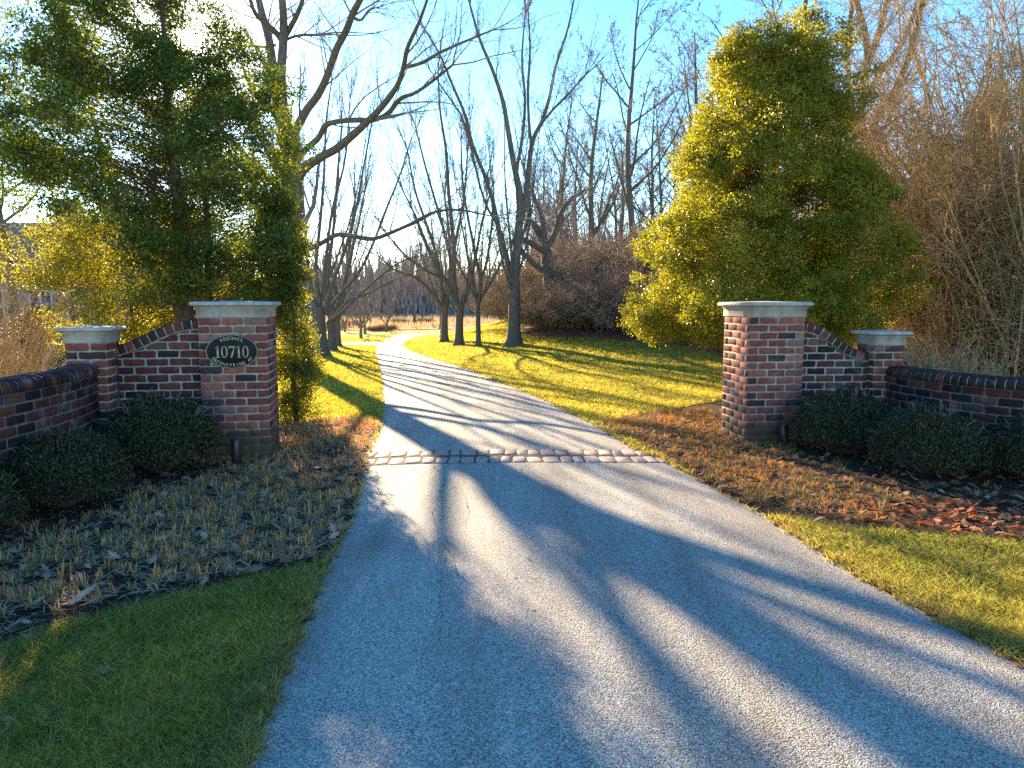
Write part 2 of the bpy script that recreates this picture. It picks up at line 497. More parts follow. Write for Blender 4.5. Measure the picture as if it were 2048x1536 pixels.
def poly_sheet(name, pts, mat, off, mound=0.0, kind='structure'):
    """flat-ish polygon: fan of rings shrinking to the centroid, following the terrain"""
    P = resample(list(pts)+[pts[0]], max(60, len(pts)*10))[:-1]
    c = P.mean(axis=0); V = []; K = 14
    for k in range(K):
        s = 1-k/K
        for p in P:
            jit = 1.0
            q = c+(p-c)*s*jit
            V.append((q[0], q[1], hgt(q[0], q[1])+off+mound*min(1.0, (1-s)*3)))
    n = len(P); V.append((c[0], c[1], hgt(*c)+off+mound))
    F_, L_ = [], []
    for k in range(K-1):
        for i in range(n):
            j = (i+1) % n
            F_ += [k*n+i, k*n+j, (k+1)*n+j, (k+1)*n+i]; L_.append(4)
    for i in range(n):
        F_ += [(K-1)*n+i, (K-1)*n+(i+1) % n, K*n]; L_.append(3)
    return struct(mesh_np(name, V, F_, L_, mat), kind)
def GP(lst): return [np.array(G(*p)[:2]) for p in lst]
BED_L = GP([(650,1125),(700,1045),(726,945),(733,908),(760,852),(700,838),(620,846),(560,850)]) + [np.array(p) for p in [(-2.7,8.2),(-3.6,7.4),(-4.4,6.6),(-4.4,3.0),(-3.4,2.75)]] + GP([(-120,1345),(0,1300),(200,1237),(400,1188),(560,1150)])
BED_R = GP([(1200,850),(1330,915),(1420,975),(1525,1033),(1700,1062),(1900,1078),(2048,1092),(2200,1120)]) + [np.array(p) for p in [(5.6,3.6),(6.4,5.2),(5.2,6.6),(4.3,7.6),(3.6,8.6)]] + GP([(1445,802),(1330,822),(1250,838)])
poly_sheet('mulch_bed', BED_L, M_MULCH, 0.010, 0.02)
poly_sheet('mulch_bed', BED_R, M_MULCH, 0.010, 0.02)
LIT = GP([(1035,655),(1060,672),(1130,676),(1250,684),(1350,690),(1440,712),(1500,735)]) + [np.array(p) for p in [(5.2,12),(8,10.5),(16,12),(24,20),(26,40),(4,44)]]
poly_sheet('leaf_litter_ground', LIT, M_LITTER, 0.012)
MEAD = [np.array(p) for p in [(-90,60),(-40,54),(-20,56),(-10,60),(2,66),(14,70),(60,70),(120,120),(160,300),(-200,300),(-160,120)]]
poly_sheet('dry_meadow', MEAD, M_MEADOW, 0.03)

def inpoly(x, y, P):
    P = np.array(P); r = np.zeros(len(x), dtype=bool)
    j = len(P)-1
    for i in range(len(P)):
        xi, yi = P[i]; xj, yj = P[j]
        c = ((yi > y) != (yj > y)) & (x < (xj-xi)*(y-yi)/(yj-yi+1e-12)+xi)
        r ^= c; j = i
    return r
hv = np.vectorize(hgt)
XR = lambda y: np.interp(y, _ry, _rx)
XL = lambda y: np.interp(y, _ly, _lx)

# ------------------------------------------------------------------ cobble strip and cracks
def cobbles():
    mb = MB(); jb = MB()
    a1, b1 = G(730, 913), G(1312, 909)
    a2, b2 = G(727, 928), G(1326, 923)
    d = (b1-a1)
    # joint bed
    V = []
    for p in (a2+(a2-a1)*0.40, b2+(b2-b1)*0.40, b1-(b2-b1)*0.40, a1-(a2-a1)*0.40): V.append((p.x, p.y, 0.0))
    V2 = []; nq = 24
    for i in range(nq+1):
        for (qa, qb) in ((0, 1), (3, 2)):
            x_ = V[qa][0]+(V[qb][0]-V[qa][0])*i/nq; y_ = V[qa][1]+(V[qb][1]-V[qa][1])*i/nq; jj = (x_-xl(y_))/(xr(y_)-xl(y_)); V2.append((x_, y_, 0.0135+0.02*max(0.0, 1-(2*jj-1)**2)))
    jb.add(V2, [(2*i, 2*i+2, 2*i+3, 2*i+1) for i in range(nq)])
    jb.build('joint_bed', M_JOINT)['kind'] = 'structure'
    for row, (a, b) in enumerate(((a1, b1), (a2, b2))):
        L = (b-a).length; u = (b-a)/L; v = Vector((-u.y, u.x, 0)); s = -0.02
        wy = 0.138
        while s < L-0.02:
            l = random.uniform(0.105, 0.165); wv = wy*random.uniform(0.84, 1.0)
            cen = a+u*(s+l/2)+v*(random.uniform(-0.008, 0.008)+0.02*math.sin(s*2.1+row))
            ca = random.uniform(-0.07, 0.07)
            jj = (cen.x-xl(cen.y))/(xr(cen.y)-xl(cen.y))
            top = 0.018+0.02*max(0.0, 1-(2*jj-1)**2)+random.uniform(-0.003, 0.004)
            outline = []
            for k in range(12):
                th = k/12*2*PI+PI/12
                sx = math.copysign(abs(math.cos(th))**0.35, math.cos(th))*(l/2-0.007)
                sy = math.copysign(abs(math.sin(th))**0.35, math.sin(th))*wv
                sx += random.uniform(-0.005, 0.005); sy += random.uniform(-0.005, 0.005)
                outline.append((sx*math.cos(ca)-sy*math.sin(ca), sx*math.sin(ca)+sy*math.cos(ca)))
            V = []
            for (sf, z) in ((1.0, 0.0), (1.0, top-0.006), (0.9, top)):
                for (ox, oy) in outline:
                    p = cen+u*ox*sf+v*oy*sf; V.append((p.x, p.y, z))
            fs = [tuple(24+k for k in range(12))]
            for r in range(2):
                for k in range(12): fs.append((r*12+k, r*12+(k+1) % 12, (r+1)*12+(k+1) % 12, (r+1)*12+k))
            g = random.uniform(0.75, 1.15)
            mb.add(V, fs, (g, g, g))
            s += l
    struct(mb.build('cobblestone_strip', M_COBBLE))
cobbles()
def cracks():
    mb = MB()
    lines = [[(800,862),(826,880),(850,905),(868,940),(892,962),(880,990),(870,1030)], [(868,940),(845,956),(838,975)], [(760,868),(800,890),(828,900)],
             [(865,1030),(880,1090),(872,1150)], [(878,1195),(884,1240),(878,1300)], [(880,1090),(905,1120),(915,1160)], [(830,860),(836,850),(830,835)],
             [(905,990),(930,1000),(938,1030),(930,1060)]]
    for ln in lines:
        P = resample([tuple(G(*p)[:2]) for p in ln], 40)
        pts = []
        for i, p in enumerate(P):
            q = p+np.array([noise.noise(Vector((i*0.6, ln[0][0], 0))), noise.noise(Vector((i*0.6, ln[0][0], 5)))])*0.022
            pts.append(q)
        V = []; fs = []
        for i, q in enumerate(pts):
            a = pts[max(0, i-1)]; b = pts[min(len(pts)-1, i+1)]
            tng = (b-a)/(np.linalg.norm(b-a)+1e-9); nn = np.array([-tng[1], tng[0]])
            wd = 0.0024*(0.2+abs(noise.noise(Vector((i*0.5, 7, ln[0][1]))))*2)
            for s in (-1, 1):
                x, y = q+nn*wd*s; j = (x-xl(y))/(xr(y)-xl(y))
                V.append((x, y, hgt(x, y)+0.016+0.02*max(0, 1-(2*j-1)**2)))
        for i in range(len(pts)-1): fs.append((2*i, 2*i+1, 2*i+3, 2*i+2))
        mb.add(V, fs)
    struct(mb.build('pavement_cracks', M_CRACK))
cracks()

# ------------------------------------------------------------------ masonry
BW, BH, JT = 0.2, 0.0755, 0.013
MORT = (0.36, 0.33, 0.27)
def brick_col(dark=0.25):
    r = random.random()
    if r < dark: c = (0.060, 0.034, 0.034)
    elif r < dark+0.45: c = (0.20, 0.058, 0.042)
    elif r < 0.93: c = (0.28, 0.088, 0.058)
    else: c = (0.22, 0.12, 0.095)
    g = random.uniform(0.8, 1.2)
    return tuple(min(1, x*g) for x in c)
def brick(mb, M, s0, s1, z0, z1, col, top=None):
    """a tumbled brick face on map M(s, n, z); n=0 is the mortar plane"""
    w_ = s1-s0; h_ = z1-z0
    if w_ < 0.02 or h_ < 0.015: return
    out = []
    cs = (s0+s1)/2; cz = (z0+z1)/2
    base = [(-1, -0.6), (-1, 0.6), (-0.93, 1), (-0.3, 1), (0.3, 1), (0.93, 1), (1, 0.6), (1, -0.6), (0.93, -1), (0.3, -1), (-0.3, -1), (-0.93, -1)]
    for bx, bz in base:
        s = cs+bx*w_/2+random.uniform(-0.0035, 0.0035); z = cz+bz*h_/2+random.uniform(-0.003, 0.003)
        if top is not None: z = min(z, top(s)-0.004)
        out.append((s, z))
    V = [tuple(M(s, -0.004, z)) for s, z in out]
    pr = random.uniform(0.003, 0.006)
    V += [tuple(M(cs+(s-cs)*0.985, pr-0.002, cz+(z-cz)*0.97)) for s, z in out]
    V += [tuple(M(cs+(s-cs)*0.95, pr, cz+(z-cz)*0.9)) for s, z in out]
    fs = []
    for r in (0, 12):
        for k in range(12): fs.append((r+k, r+(k+1) % 12, r+12+(k+1) % 12, r+12+k))
    fs.append(tuple(24+k for k in range(12)))
    mb.add(V, fs, col)
def courses(mb, M, L, ztop, par, zbot=-0.05, top=None, dark=0.25, gain=1.0):
    n = int(round((ztop-zbot)/BH)); k = 0
    z = ztop if top is None else None
    for k in range(60):
        z1 = ztop-k*BH; z0 = z1-BH
        if z1 < zbot: break
        s = 0.0; first = (BW*0.5 if (k+par) % 2 else BW)
        while s < L-0.015:
            l = first if s == 0 else BW
            l = min(l, L-s)
            e = s+l
            if L-e < 0.03: e = L
            a = s+(JT/2 if s > 0 else 0); b = e-(JT/2 if e < L-1e-6 else 0)
            zt = z1-JT/2
            if top is not None:
                tt = min(top(a), top(b))
                if z0+JT/2+0.012 > max(top(a), top(b))-0.005: s = e; continue
            brick(mb, M, a, b, z0+JT/2, zt, tuple(c_*gain for c_ in brick_col(dark)), top)
            s = e
def frame_map(o, ux, uy, nx, ny):
    return lambda s, n, z: (o[0]+ux*s+nx*n, o[1]+uy*s+ny*n, o[2]+z)
def square_shaft(mb, corner, w_, phi, z0, z1, par=0, dark=0.25):
    """corner = front-left in plan; local frame origin at 0 (object placed at world origin)"""
    c, s = math.cos(phi), math.sin(phi)
    A = np.array(corner); U = np.array((c, s)); B = np.array((-s, c))
    P0 = A; P1 = A+U*w_; P2 = P1+B*w_; P3 = A+B*w_
    for i, (p, q) in enumerate(((P0, P1), (P1, P2), (P2, P3), (P3, P0))):
        u = (q-p)/w_; nrm = np.array((u[1], -u[0]))
        courses(mb, frame_map((p[0], p[1], 0), u[0], u[1], nrm[0], nrm[1]), w_, z1, par+i, z0, dark=dark)
    V = [(p[0], p[1], z) for z in (z0-0.1, z1) for p in (P0, P1, P2, P3)]
    mb.add(V, [(0, 3, 2, 1), (4, 5, 6, 7), (0, 1, 5, 4), (1, 2, 6, 5), (2, 3, 7, 6), (3, 0, 4, 7)], MORT)
def cap(corner, w_, phi, z1, h, parent, over=0.06, name='cap'):
    mb = MB(); c, s = math.cos(phi), math.sin(phi)
    cx = corner[0]+(c*w_-s*w_)/2; cy = corner[1]+(s*w_+c*w_)/2; hw = w_/2
    k = h/0.15
    prof = [(hw-0.02, 0.001), (hw+0.010, 0.001), (hw+0.012, 0.004), (hw+0.012, 0.082*k), (hw+0.018, 0.084*k), (hw+0.020, 0.090*k), (hw+0.024, 0.098*k), (hw+0.034, 0.105*k),
            (hw+over-0.012, 0.109*k), (hw+over-0.002, 0.114*k), (hw+over, 0.122*k), (hw+over-0.001, 0.136*k), (hw+over-0.008, 0.145*k), (hw+over-0.02, 0.148*k), (0.02, 0.158*k)]
    V = []; fs = []
    N = 16
    for r, z in prof:
        for q in range(4):
            a0 = q*PI/2
            for i in range(N//4):
                t = -1+2*i/(N//4)
                lx, ly = [(t, -1), (1, t), (-t, 1), (-1, -t)][q]
                lx *= r; ly *= r
                jz = random.uniform(-0.0008, 0.0008)
                V.append((cx+c*lx-s*ly, cy+s*lx+c*ly, z1+z+jz))
    for j in range(len(prof)-1):
        for i in range(N): fs.append((j*N+i, j*N+(i+1) % N, (j+1)*N+(i+1) % N, (j+1)*N+i))
    fs.append(tuple((len(prof)-1)*N+i for i in range(N)))
    mb.add(V, fs)
    return mb.build(name, M_STONE, parent)

def digit_shapes():
    """serif numerals 1 0 7 as polygons with triangulable quads; unit height 1"""
    def quadstrip(L, R): return L, R
    one = [[(0.10,0.0),(0.50,0.0),(0.50,0.05),(0.10,0.05)], [(0.22,0.05),(0.38,0.05),(0.38,0.99),(0.22,0.93)], [(0.22,0.93),(0.38,0.99),(0.30,1.0),(0.06,0.86),(0.08,0.81)]]
    zero = []
    n = 20
    for i in range(n):
        a, b = i/n*2*PI, (i+1)/n*2*PI
        def pt(t, r): return (0.32+(0.29 if r else 0.155)*math.cos(t), 0.5+(0.52 if r else 0.465)*math.sin(t))
        zero.append([pt(a, 0), pt(a, 1), pt(b, 1), pt(b, 0)])
    seven = [[(0.04,0.86),(0.60,0.86),(0.60,1.0),(0.06,1.0)], [(0.04,0.72),(0.09,0.72),(0.11,0.86),(0.04,0.86)], [(0.49,0.86),(0.60,0.86),(0.33,0.0),(0.17,0.0)]]
    return {'1': (one, 0.56), '0': (zero, 0.66), '7': (seven, 0.64)}
def glyph_mesh(ch, size):
    cu = bpy.data.curves.new('glyph', 'FONT'); cu.body = ch; cu.size = size; cu.align_x = 'CENTER'
    cu.offset = 0.0; cu.resolution_u = 3
    ob = bpy.data.objects.new('glyph', cu); C.objects.link(ob)
    bpy.context.view_layer.update()
    me = bpy.data.meshes.new_from_object(ob.evaluated_get(bpy.context.evaluated_depsgraph_get()))
    V = [tuple(v.co) for v in me.vertices]; Fs = [tuple(p.vertices) for p in me.polygons]
    bpy.data.objects.remove(ob); bpy.data.curves.remove(cu); bpy.data.meshes.remove(me)
    return V, Fs
def plaque(parent, corner, w_, phi):
    c, s = math.cos(phi), math.sin(phi)
    u0, z0 = w_*0.485, 1.045
    A, B = 0.232, 0.160
    M = lambda u, n, z: (corner[0]+c*(u0+u)+s*n, corner[1]+s*(u0+u)-c*n, z0+z)
    def disc(mb, a, b, n0, n1):
        N = 64; V = []
        for (sc_, nn) in ((1.0, n0), (1.0, n1-0.002), (0.985, n1)):
            for i in range(N):
                t = i/N*2*PI; V.append(M(a*sc_*math.cos(t), nn, b*sc_*math.sin(t)))
        fs = [tuple(2*N+i for i in range(N))]
        for r in range(2):
            for i in range(N): fs.append((r*N+i, r*N+(i+1) % N, (r+1)*N+(i+1) % N, (r+1)*N+i))
        mb.add(V, fs)
    mb = MB(); disc(mb, A, B, 0.001, 0.022)
    pl = mb.build('address_plaque', M_PLAQUE, parent)
    # raised border ring
    rb = MB(); N = 64; V = []
    for (a, b, nn) in ((A-0.002, B-0.002, 0.019), (A-0.003, B-0.003, 0.026), (A-0.0075, B-0.0075, 0.026), (A-0.008, B-0.008, 0.019)):
        for i in range(N):
            t = i/N*2*PI; V.append(M(a*math.cos(t), nn, b*math.sin(t)))
    fs = []
    for r in range(3):
        for i in range(N): fs.append((r*N+i, r*N+(i+1) % N, (r+1)*N+(i+1) % N, (r+1)*N+i))
    rb.add(V, fs); rb.build('border', M_GOLD, pl)
    # lettering
    lb = MB()
    ds = digit_shapes(); txt = '10710'; hgt_ = 0.108
    tot = sum(ds[k][1] for k in txt)*hgt_*0.93
    x = -tot/2
    for k in txt:
        for poly in ds[k][0]:
            n = len(poly)
            Vf = [M(x+px_*hgt_*0.93, 0.028, (py_-0.5)*hgt_-0.002) for px_, py_ in poly]
            Vb = [M(x+px_*hgt_*0.93, 0.020, (py_-0.5)*hgt_-0.002) for px_, py_ in poly]
            lb.add(Vf+Vb, [tuple(range(n))]+[(i, (i+1) % n, n+(i+1) % n, n+i) for i in range(n)])
        x += ds[k][1]*hgt_*0.93
    def arc(text, a, b, t0, t1, size, flip):
        n = len(text)
        for i, ch in enumerate(text):
            if ch == ' ': continue
            t = math.radians(t0+(t1-t0)*i/(n-1))
            px_, pz_ = a*math.cos(t), b*math.sin(t)
            tx, tz = -a*math.sin(t), b*math.cos(t)
            if not flip: tx, tz = -tx, -tz
            ln = math.hypot(tx, tz); tx /= ln; tz /= ln
            Vg, Fg = glyph_mesh(ch, size)
            Vn = []
            for gx, gy, _ in Vg:
                gx *= 0.88; gy -= size*0.35
                Vn.append(M(px_+gx*tx-gy*tz, 0.0265, pz_+gx*tz+gy*tx))
            lb.add(Vn, Fg)
    arc('REDOAKS', A-0.058, B-0.034, 121, 59, 0.046, False)
    arc('GREENSPRING AV', A-0.040, B-0.034, 210, 330, 0.046, True)
    lb.build('lettering', M_GOLD, pl)

# ---- left group
PHL = math.radians(10)
LW = 0.6
cr_ = (-2.308, 6.82)
LC = (cr_[0]-LW*math.cos(PHL), cr_[1]-LW*math.sin(PHL))
t = empty('gate_pillar'); tag(t, 'tall red brick gate pillar with pale stone cap and black oval 10710 address plaque', 'gate pillar', 'tall brick gate pillars')
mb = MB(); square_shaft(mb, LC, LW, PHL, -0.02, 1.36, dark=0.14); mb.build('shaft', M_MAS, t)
cap(LC, LW, PHL, 1.36, 0.15, t)
plaque(t, LC, LW, PHL)
# ---- right group
PHR = math.radians(8); RW = 0.585; RC = (2.37, 7.25)
t = empty('gate_pillar'); tag(t, 'tall red brick gate pillar with pale stone cap and no plaque, one side sunlit', 'gate pillar', 'tall brick gate pillars')
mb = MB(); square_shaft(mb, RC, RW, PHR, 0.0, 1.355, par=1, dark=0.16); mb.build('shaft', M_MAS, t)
cap(RC, RW, PHR, 1.355, 0.15, t)
# ---- short piers
SWL = 0.33; SCL = (-3.60-SWL*math.cos(PHL), 6.42-SWL*math.sin(PHL))
t = empty('short_pier'); tag(t, 'short brick pier with pale stone cap, on the plaque pillar side', 'brick pier', 'short brick piers')
mb = MB(); square_shaft(mb, SCL, SWL, PHL, 0.0, 1.145); mb.build('shaft', M_MAS, t)
cap(SCL, SWL, PHL, 1.145, 0.14, t, 0.055)
SWR = 0.31; SCR = (3.70, 7.38)
t = empty('short_pier'); tag(t, 'short brick pier with pale stone cap beside the clipped tan shrub', 'brick pier', 'short brick piers')
mb = MB(); square_shaft(mb, SCR, SWR, math.radians(6), 0.0, 1.068, par=1); mb.build('shaft', M_MAS, t)
cap(SCR, SWR, math.radians(6), 1.068, 0.14, t, 0.055)

def wing(o, ang, L, zpts, flip, label):
    """o = start at the pillar (front plane); runs along ang for L; zpts = coping bottom heights over s/L"""
    t_ = empty('wing_wall'); tag(t_, label, 'brick wall', 'sloping wing walls')
    ux, uy = math.cos(ang), math.sin(ang)
    # normal toward the camera
    nx, ny = (uy, -ux)
    if ny > 0: nx, ny = -nx, -ny
    M = frame_map((o[0], o[1], 0), ux, uy, nx, ny)
    xs = [p[0] for p in zpts]; zs = [p[1] for p in zpts]
    dense = np.linspace(0, 1, 200); zz = np.interp(dense, xs, zs)
    ker = np.ones(25)/25; zz = np.convolve(np.pad(zz, 12, mode='edge'), ker, mode='valid')
    top = lambda s: float(np.interp(s/L, dense, zz))
    mb = MB()
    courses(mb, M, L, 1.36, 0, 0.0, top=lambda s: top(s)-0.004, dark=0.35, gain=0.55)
    th = 0.23
    Mb = frame_map((o[0]-nx*th, o[1]-ny*th, 0), ux, uy, -nx, -ny)
    courses(mb, Mb, L, 1.36, 1, 0.0, top=lambda s: top(s)-0.004, dark=0.35)
    K = 24; V = []
    for i in range(K+1):
        s = L*i/K; z = top(s)
        V += [M(s, 0, -0.1), M(s, 0, z), M(s, -th, z), M(s, -th, -0.1)]
    fs = []
    for i in range(K):
        a = 4*i; b = a+4
        fs += [(a, b, b+1, a+1), (a+1, b+1, b+2, a+2), (a+2, b+2, b+3, a+3)]
    mb.add(V, fs, MORT)
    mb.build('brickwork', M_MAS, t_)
    cb = MB(); ch = 0.098
    def M2(s, n, h):
        a = math.atan2(top(s+0.01)-top(s-0.01), 0.02)
        return M(s-h*math.sin(a), n, top(s)+h*math.cos(a))
    # mortar core
    V = []
    for i in range(K*2+1):
        s = L*i/(K*2)
        V += [M2(s, 0.004, 0.0), M2(s, 0.004, ch-0.012), M2(s, -th-0.004, ch-0.012), M2(s, -th-0.004, 0.0)]
    fs = []
    for i in range(K*2):
        a = 4*i; b = a+4
        fs += [(a, b, b+1, a+1), (a+1, b+1, b+2, a+2), (a+2, b+2, b+3, a+3), (a+3, b+3, b, a)]
    fs += [(0, 1, 2, 3), (8*K, 8*K+3, 8*K+2, 8*K+1)]
    cb.add(V, fs, MORT)
    s = 0.006
    while s < L-0.03:
        a = math.atan2(top(s+0.03)-top(s+0.02), 0.01)
        e = min(L-0.004, s+0.064*math.cos(a)); col = brick_col(0.6)
        col = tuple(x*0.75 for x in col)
        bv = 0.008
        V = []
        for (n_, in_) in ((0.012-bv*0.0, 1), (0.004, 0)):
            pass
        prof = [(0.014, 0.008), (0.016, ch*0.5), (0.012, ch-0.012), (0.0, ch), (-th, ch), (-th-0.014, ch-0.012), (-th-0.014, 0.006)]
        for ss, k_ in ((s, 0.9), (s+0.005, 1.0), (e-0.005, 1.0), (e, 0.9)):
            for n_, h_ in prof:
                n2 = n_ if k_ == 1.0 else n_-0.005*(1 if n_ > -0.1 else -1)
                h2 = h_ if k_ == 1.0 else min(h_, ch-0.006)
                V.append(M2(ss, n2+random.uniform(-0.001, 0.001), h2+random.uniform(-0.001, 0.001)))
        m_ = len(prof); fs = []
        for r in range(3):
            for i in range(m_-1): fs.append((r*m_+i, r*m_+i+1, (r+1)*m_+i+1, (r+1)*m_+i))
        fs += [tuple(range(m_)), tuple(3*m_+i for i in range(m_-1, -1, -1))]
        cb.add(V, fs, col)
        s += 0.064*math.cos(a)+0.012
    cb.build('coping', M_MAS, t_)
aL = PHL+PI
oL = (LC[0]-0.10*math.sin(PHL), LC[1]+0.10*math.cos(PHL))
wing(oL, aL, 0.84, [(0, 1.252), (0.12, 1.248), (0.28, 1.215), (0.45, 1.155), (0.6, 1.09), (0.72, 1.045), (0.86, 1.01), (1.0, 0.995)], False, 'sloping brick wing wall joining the plaque pillar to its short pier')
oR = (RC[0]+RW*math.cos(PHR)-0.1*math.sin(PHR), RC[1]+RW*math.sin(PHR)+0.1*math.cos(PHR))
wing(oR, math.radians(5), 0.80, [(0, 1.205), (0.1, 1.203), (0.25, 1.17), (0.4, 1.09), (0.55, 1.0), (0.7, 0.935), (0.85, 0.90), (1.0, 0.895)], True, 'sloping brick wing wall joining the pillar without plaque to its short pier')

def lowwall(pts, ztop, label, side):
    """bullnosed low wall along a plan path; side=+1 puts the face on the right of travel"""
    t_ = empty('low_wall'); tag(t_, label, 'brick wall', 'low curved brick walls')
    P = np.array(pts, dtype=float)
    k = len(P); tt = np.linspace(0, k-1, 200)
    # smooth
    X = np.interp(tt, np.arange(k), P[:, 0]); Y = np.interp(tt, np.arange(k), P[:, 1])
    ker = np.ones(31)/31
    X = np.convolve(np.pad(X, 15, mode='reflect', reflect_type='odd'), ker, mode='valid'); Y = np.convolve(np.pad(Y, 15, mode='reflect', reflect_type='odd'), ker, mode='valid')
    d = np.r_[0, np.cumsum(np.hypot(np.diff(X), np.diff(Y)))]; L = d[-1]
    def M(s, n, z):
        x = np.interp(s, d, X); y = np.interp(s, d, Y)
        x2 = np.interp(s+0.02, d, X)-np.interp(s-0.02, d, X); y2 = np.interp(s+0.02, d, Y)-np.interp(s-0.02, d, Y)
        l = math.hypot(x2, y2)+1e-9
        return (x+side*y2/l*n, y-side*x2/l*n, z)
    zc = ztop-0.098; th = 0.24
    mb = MB()
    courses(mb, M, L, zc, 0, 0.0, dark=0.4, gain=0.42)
    K = 60; V = []
    for i in range(K+1):
        s = L*i/K
        V += [M(s, 0, -0.1), M(s, 0, zc), M(s, -th, zc), M(s, -th, -0.1)]
    fs = []
    for i in range(K):
        a = 4*i; b = a+4
        fs += [(a, b, b+1, a+1), (a+1, b+1, b+2, a+2), (a+2, b+2, b+3, a+3)]
    fs += [(0, 1, 2, 3), (4*K, 4*K+3, 4*K+2, 4*K+1)]
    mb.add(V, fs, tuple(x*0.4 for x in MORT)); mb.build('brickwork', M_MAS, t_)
    cb = MB()
    def prof(g): return [(0.018-g, 0.006), (0.020-g, 0.036), (0.013-g, 0.062), (-0.006-g, 0.083), (-0.035, 0.096-g), (-0.10, 0.100-g), (-th+0.03, 0.096-g), (-th-0.012+g, 0.07), (-th-0.012+g, 0.006)]
    m_ = 9; V = []
    for i in range(K+1):
        s = L*i/K
        for n_, h_ in prof(0.010): V.append(M(s, n_, zc+h_))
    fs = []
    for r in range(K):
        for i in range(m_): fs.append((r*m_+i, r*m_+(i+1) % m_, (r+1)*m_+(i+1) % m_, (r+1)*m_+i))
    cb.add(V, fs, tuple(x*0.95 for x in MORT))
    s = 0.0
    while s < L-0.05:
        e = s+random.uniform(0.062, 0.068)
        col = tuple(x*0.62 for x in brick_col(0.6)); dz = random.uniform(-0.002, 0.002); V = []
        for ss, g in ((s, 0.006), (s+0.006, 0.0), (e-0.006, 0.0), (e, 0.006)):
            for n_, h_ in prof(g): V.append(M(ss, n_+random.uniform(-0.001, 0.001), zc+h_+dz+random.uniform(-0.001, 0.001)))
        fs = []
        for r in range(3):
            for i in range(m_): fs.append((r*m_+i, r*m_+(i+1) % m_, (r+1)*m_+(i+1) % m_, (r+1)*m_+i))
        fs += [tuple(range(m_)), tuple(3*m_+i for i in range(m_-1, -1, -1))]
        cb.add(V, fs, col); s = e+0.011
    cb.build('coping', M_MAS, t_)
lowwall([(-3.72,6.50),(-3.58,6.1),(-3.50,5.6),(-3.47,5.0),(-3.56,4.3),(-3.85,3.6),(-4.3,3.0)], 0.965, 'low curving brick wall with rounded dark coping, left of the plaque pillar', -1)
lowwall([(3.84,7.45),(3.86,7.1),(3.98,6.6),(4.2,6.2),(4.55,5.85),(5.1,5.5),(5.8,5.25)], 0.855, 'low curving brick wall with rounded dark coping in front of the clipped tan shrub', 1)

# ------------------------------------------------------------------ ground spotlights
def spotlight(loc, rz, label):
    t_ = empty('ground_spotlight', loc, rz); t_.scale = (1.15, 1.15, 1.15); tag(t_, label, 'spotlight', 'garden spotlights at the pillars')
    def cyl(name, prof, mat, tilt, N=20):
        V = []; fs = []
        for r, z in prof:
            for i in range(N):
                a = i/N*2*PI; x, y = r*math.cos(a), r*math.sin(a)
                V.append((x, y*math.cos(tilt)-z*math.sin(tilt), z*math.cos(tilt)+y*math.sin(tilt)))
        for j in range(len(prof)-1):
            for i in range(N): fs.append((j*N+i, j*N+(i+1) % N, (j+1)*N+(i+1) % N, (j+1)*N+i))
        m_ = MB(); m_.add(V, fs); return m_.build(name, mat, t_, smooth=True)
    tl = math.radians(-10)
    cyl('housing', [(0.001, 0.045), (0.03, 0.045), (0.036, 0.055), (0.038, 0.20), (0.040, 0.235), (0.035, 0.235), (0.033, 0.205), (0.001, 0.203)], M_BLACKM, tl)
    cyl('stake', [(0.004, -0.12), (0.012, -0.02), (0.012, 0.03), (0.001, 0.03)], M_BLACKM, 0)
    m_ = MB()
    m_.box(ident, (-0.022, -0.012, 0.02), (-0.016, 0.012, 0.08)); m_.box(ident, (0.016, -0.012, 0.02), (0.022, 0.012, 0.08)); m_.box(ident, (-0.0155, -0.011, 0.021), (0.0155, 0.011, 0.028))
    m_.build('bracket', M_BLACKM, t_)
spotlight((-2.52, 6.50, 0.0), 0.2, 'black cylindrical garden spotlight at the foot of the plaque pillar')
spotlight((2.72, 7.12, 0.03), 0.1, 'black cylindrical garden spotlight at the foot of the pillar without plaque')

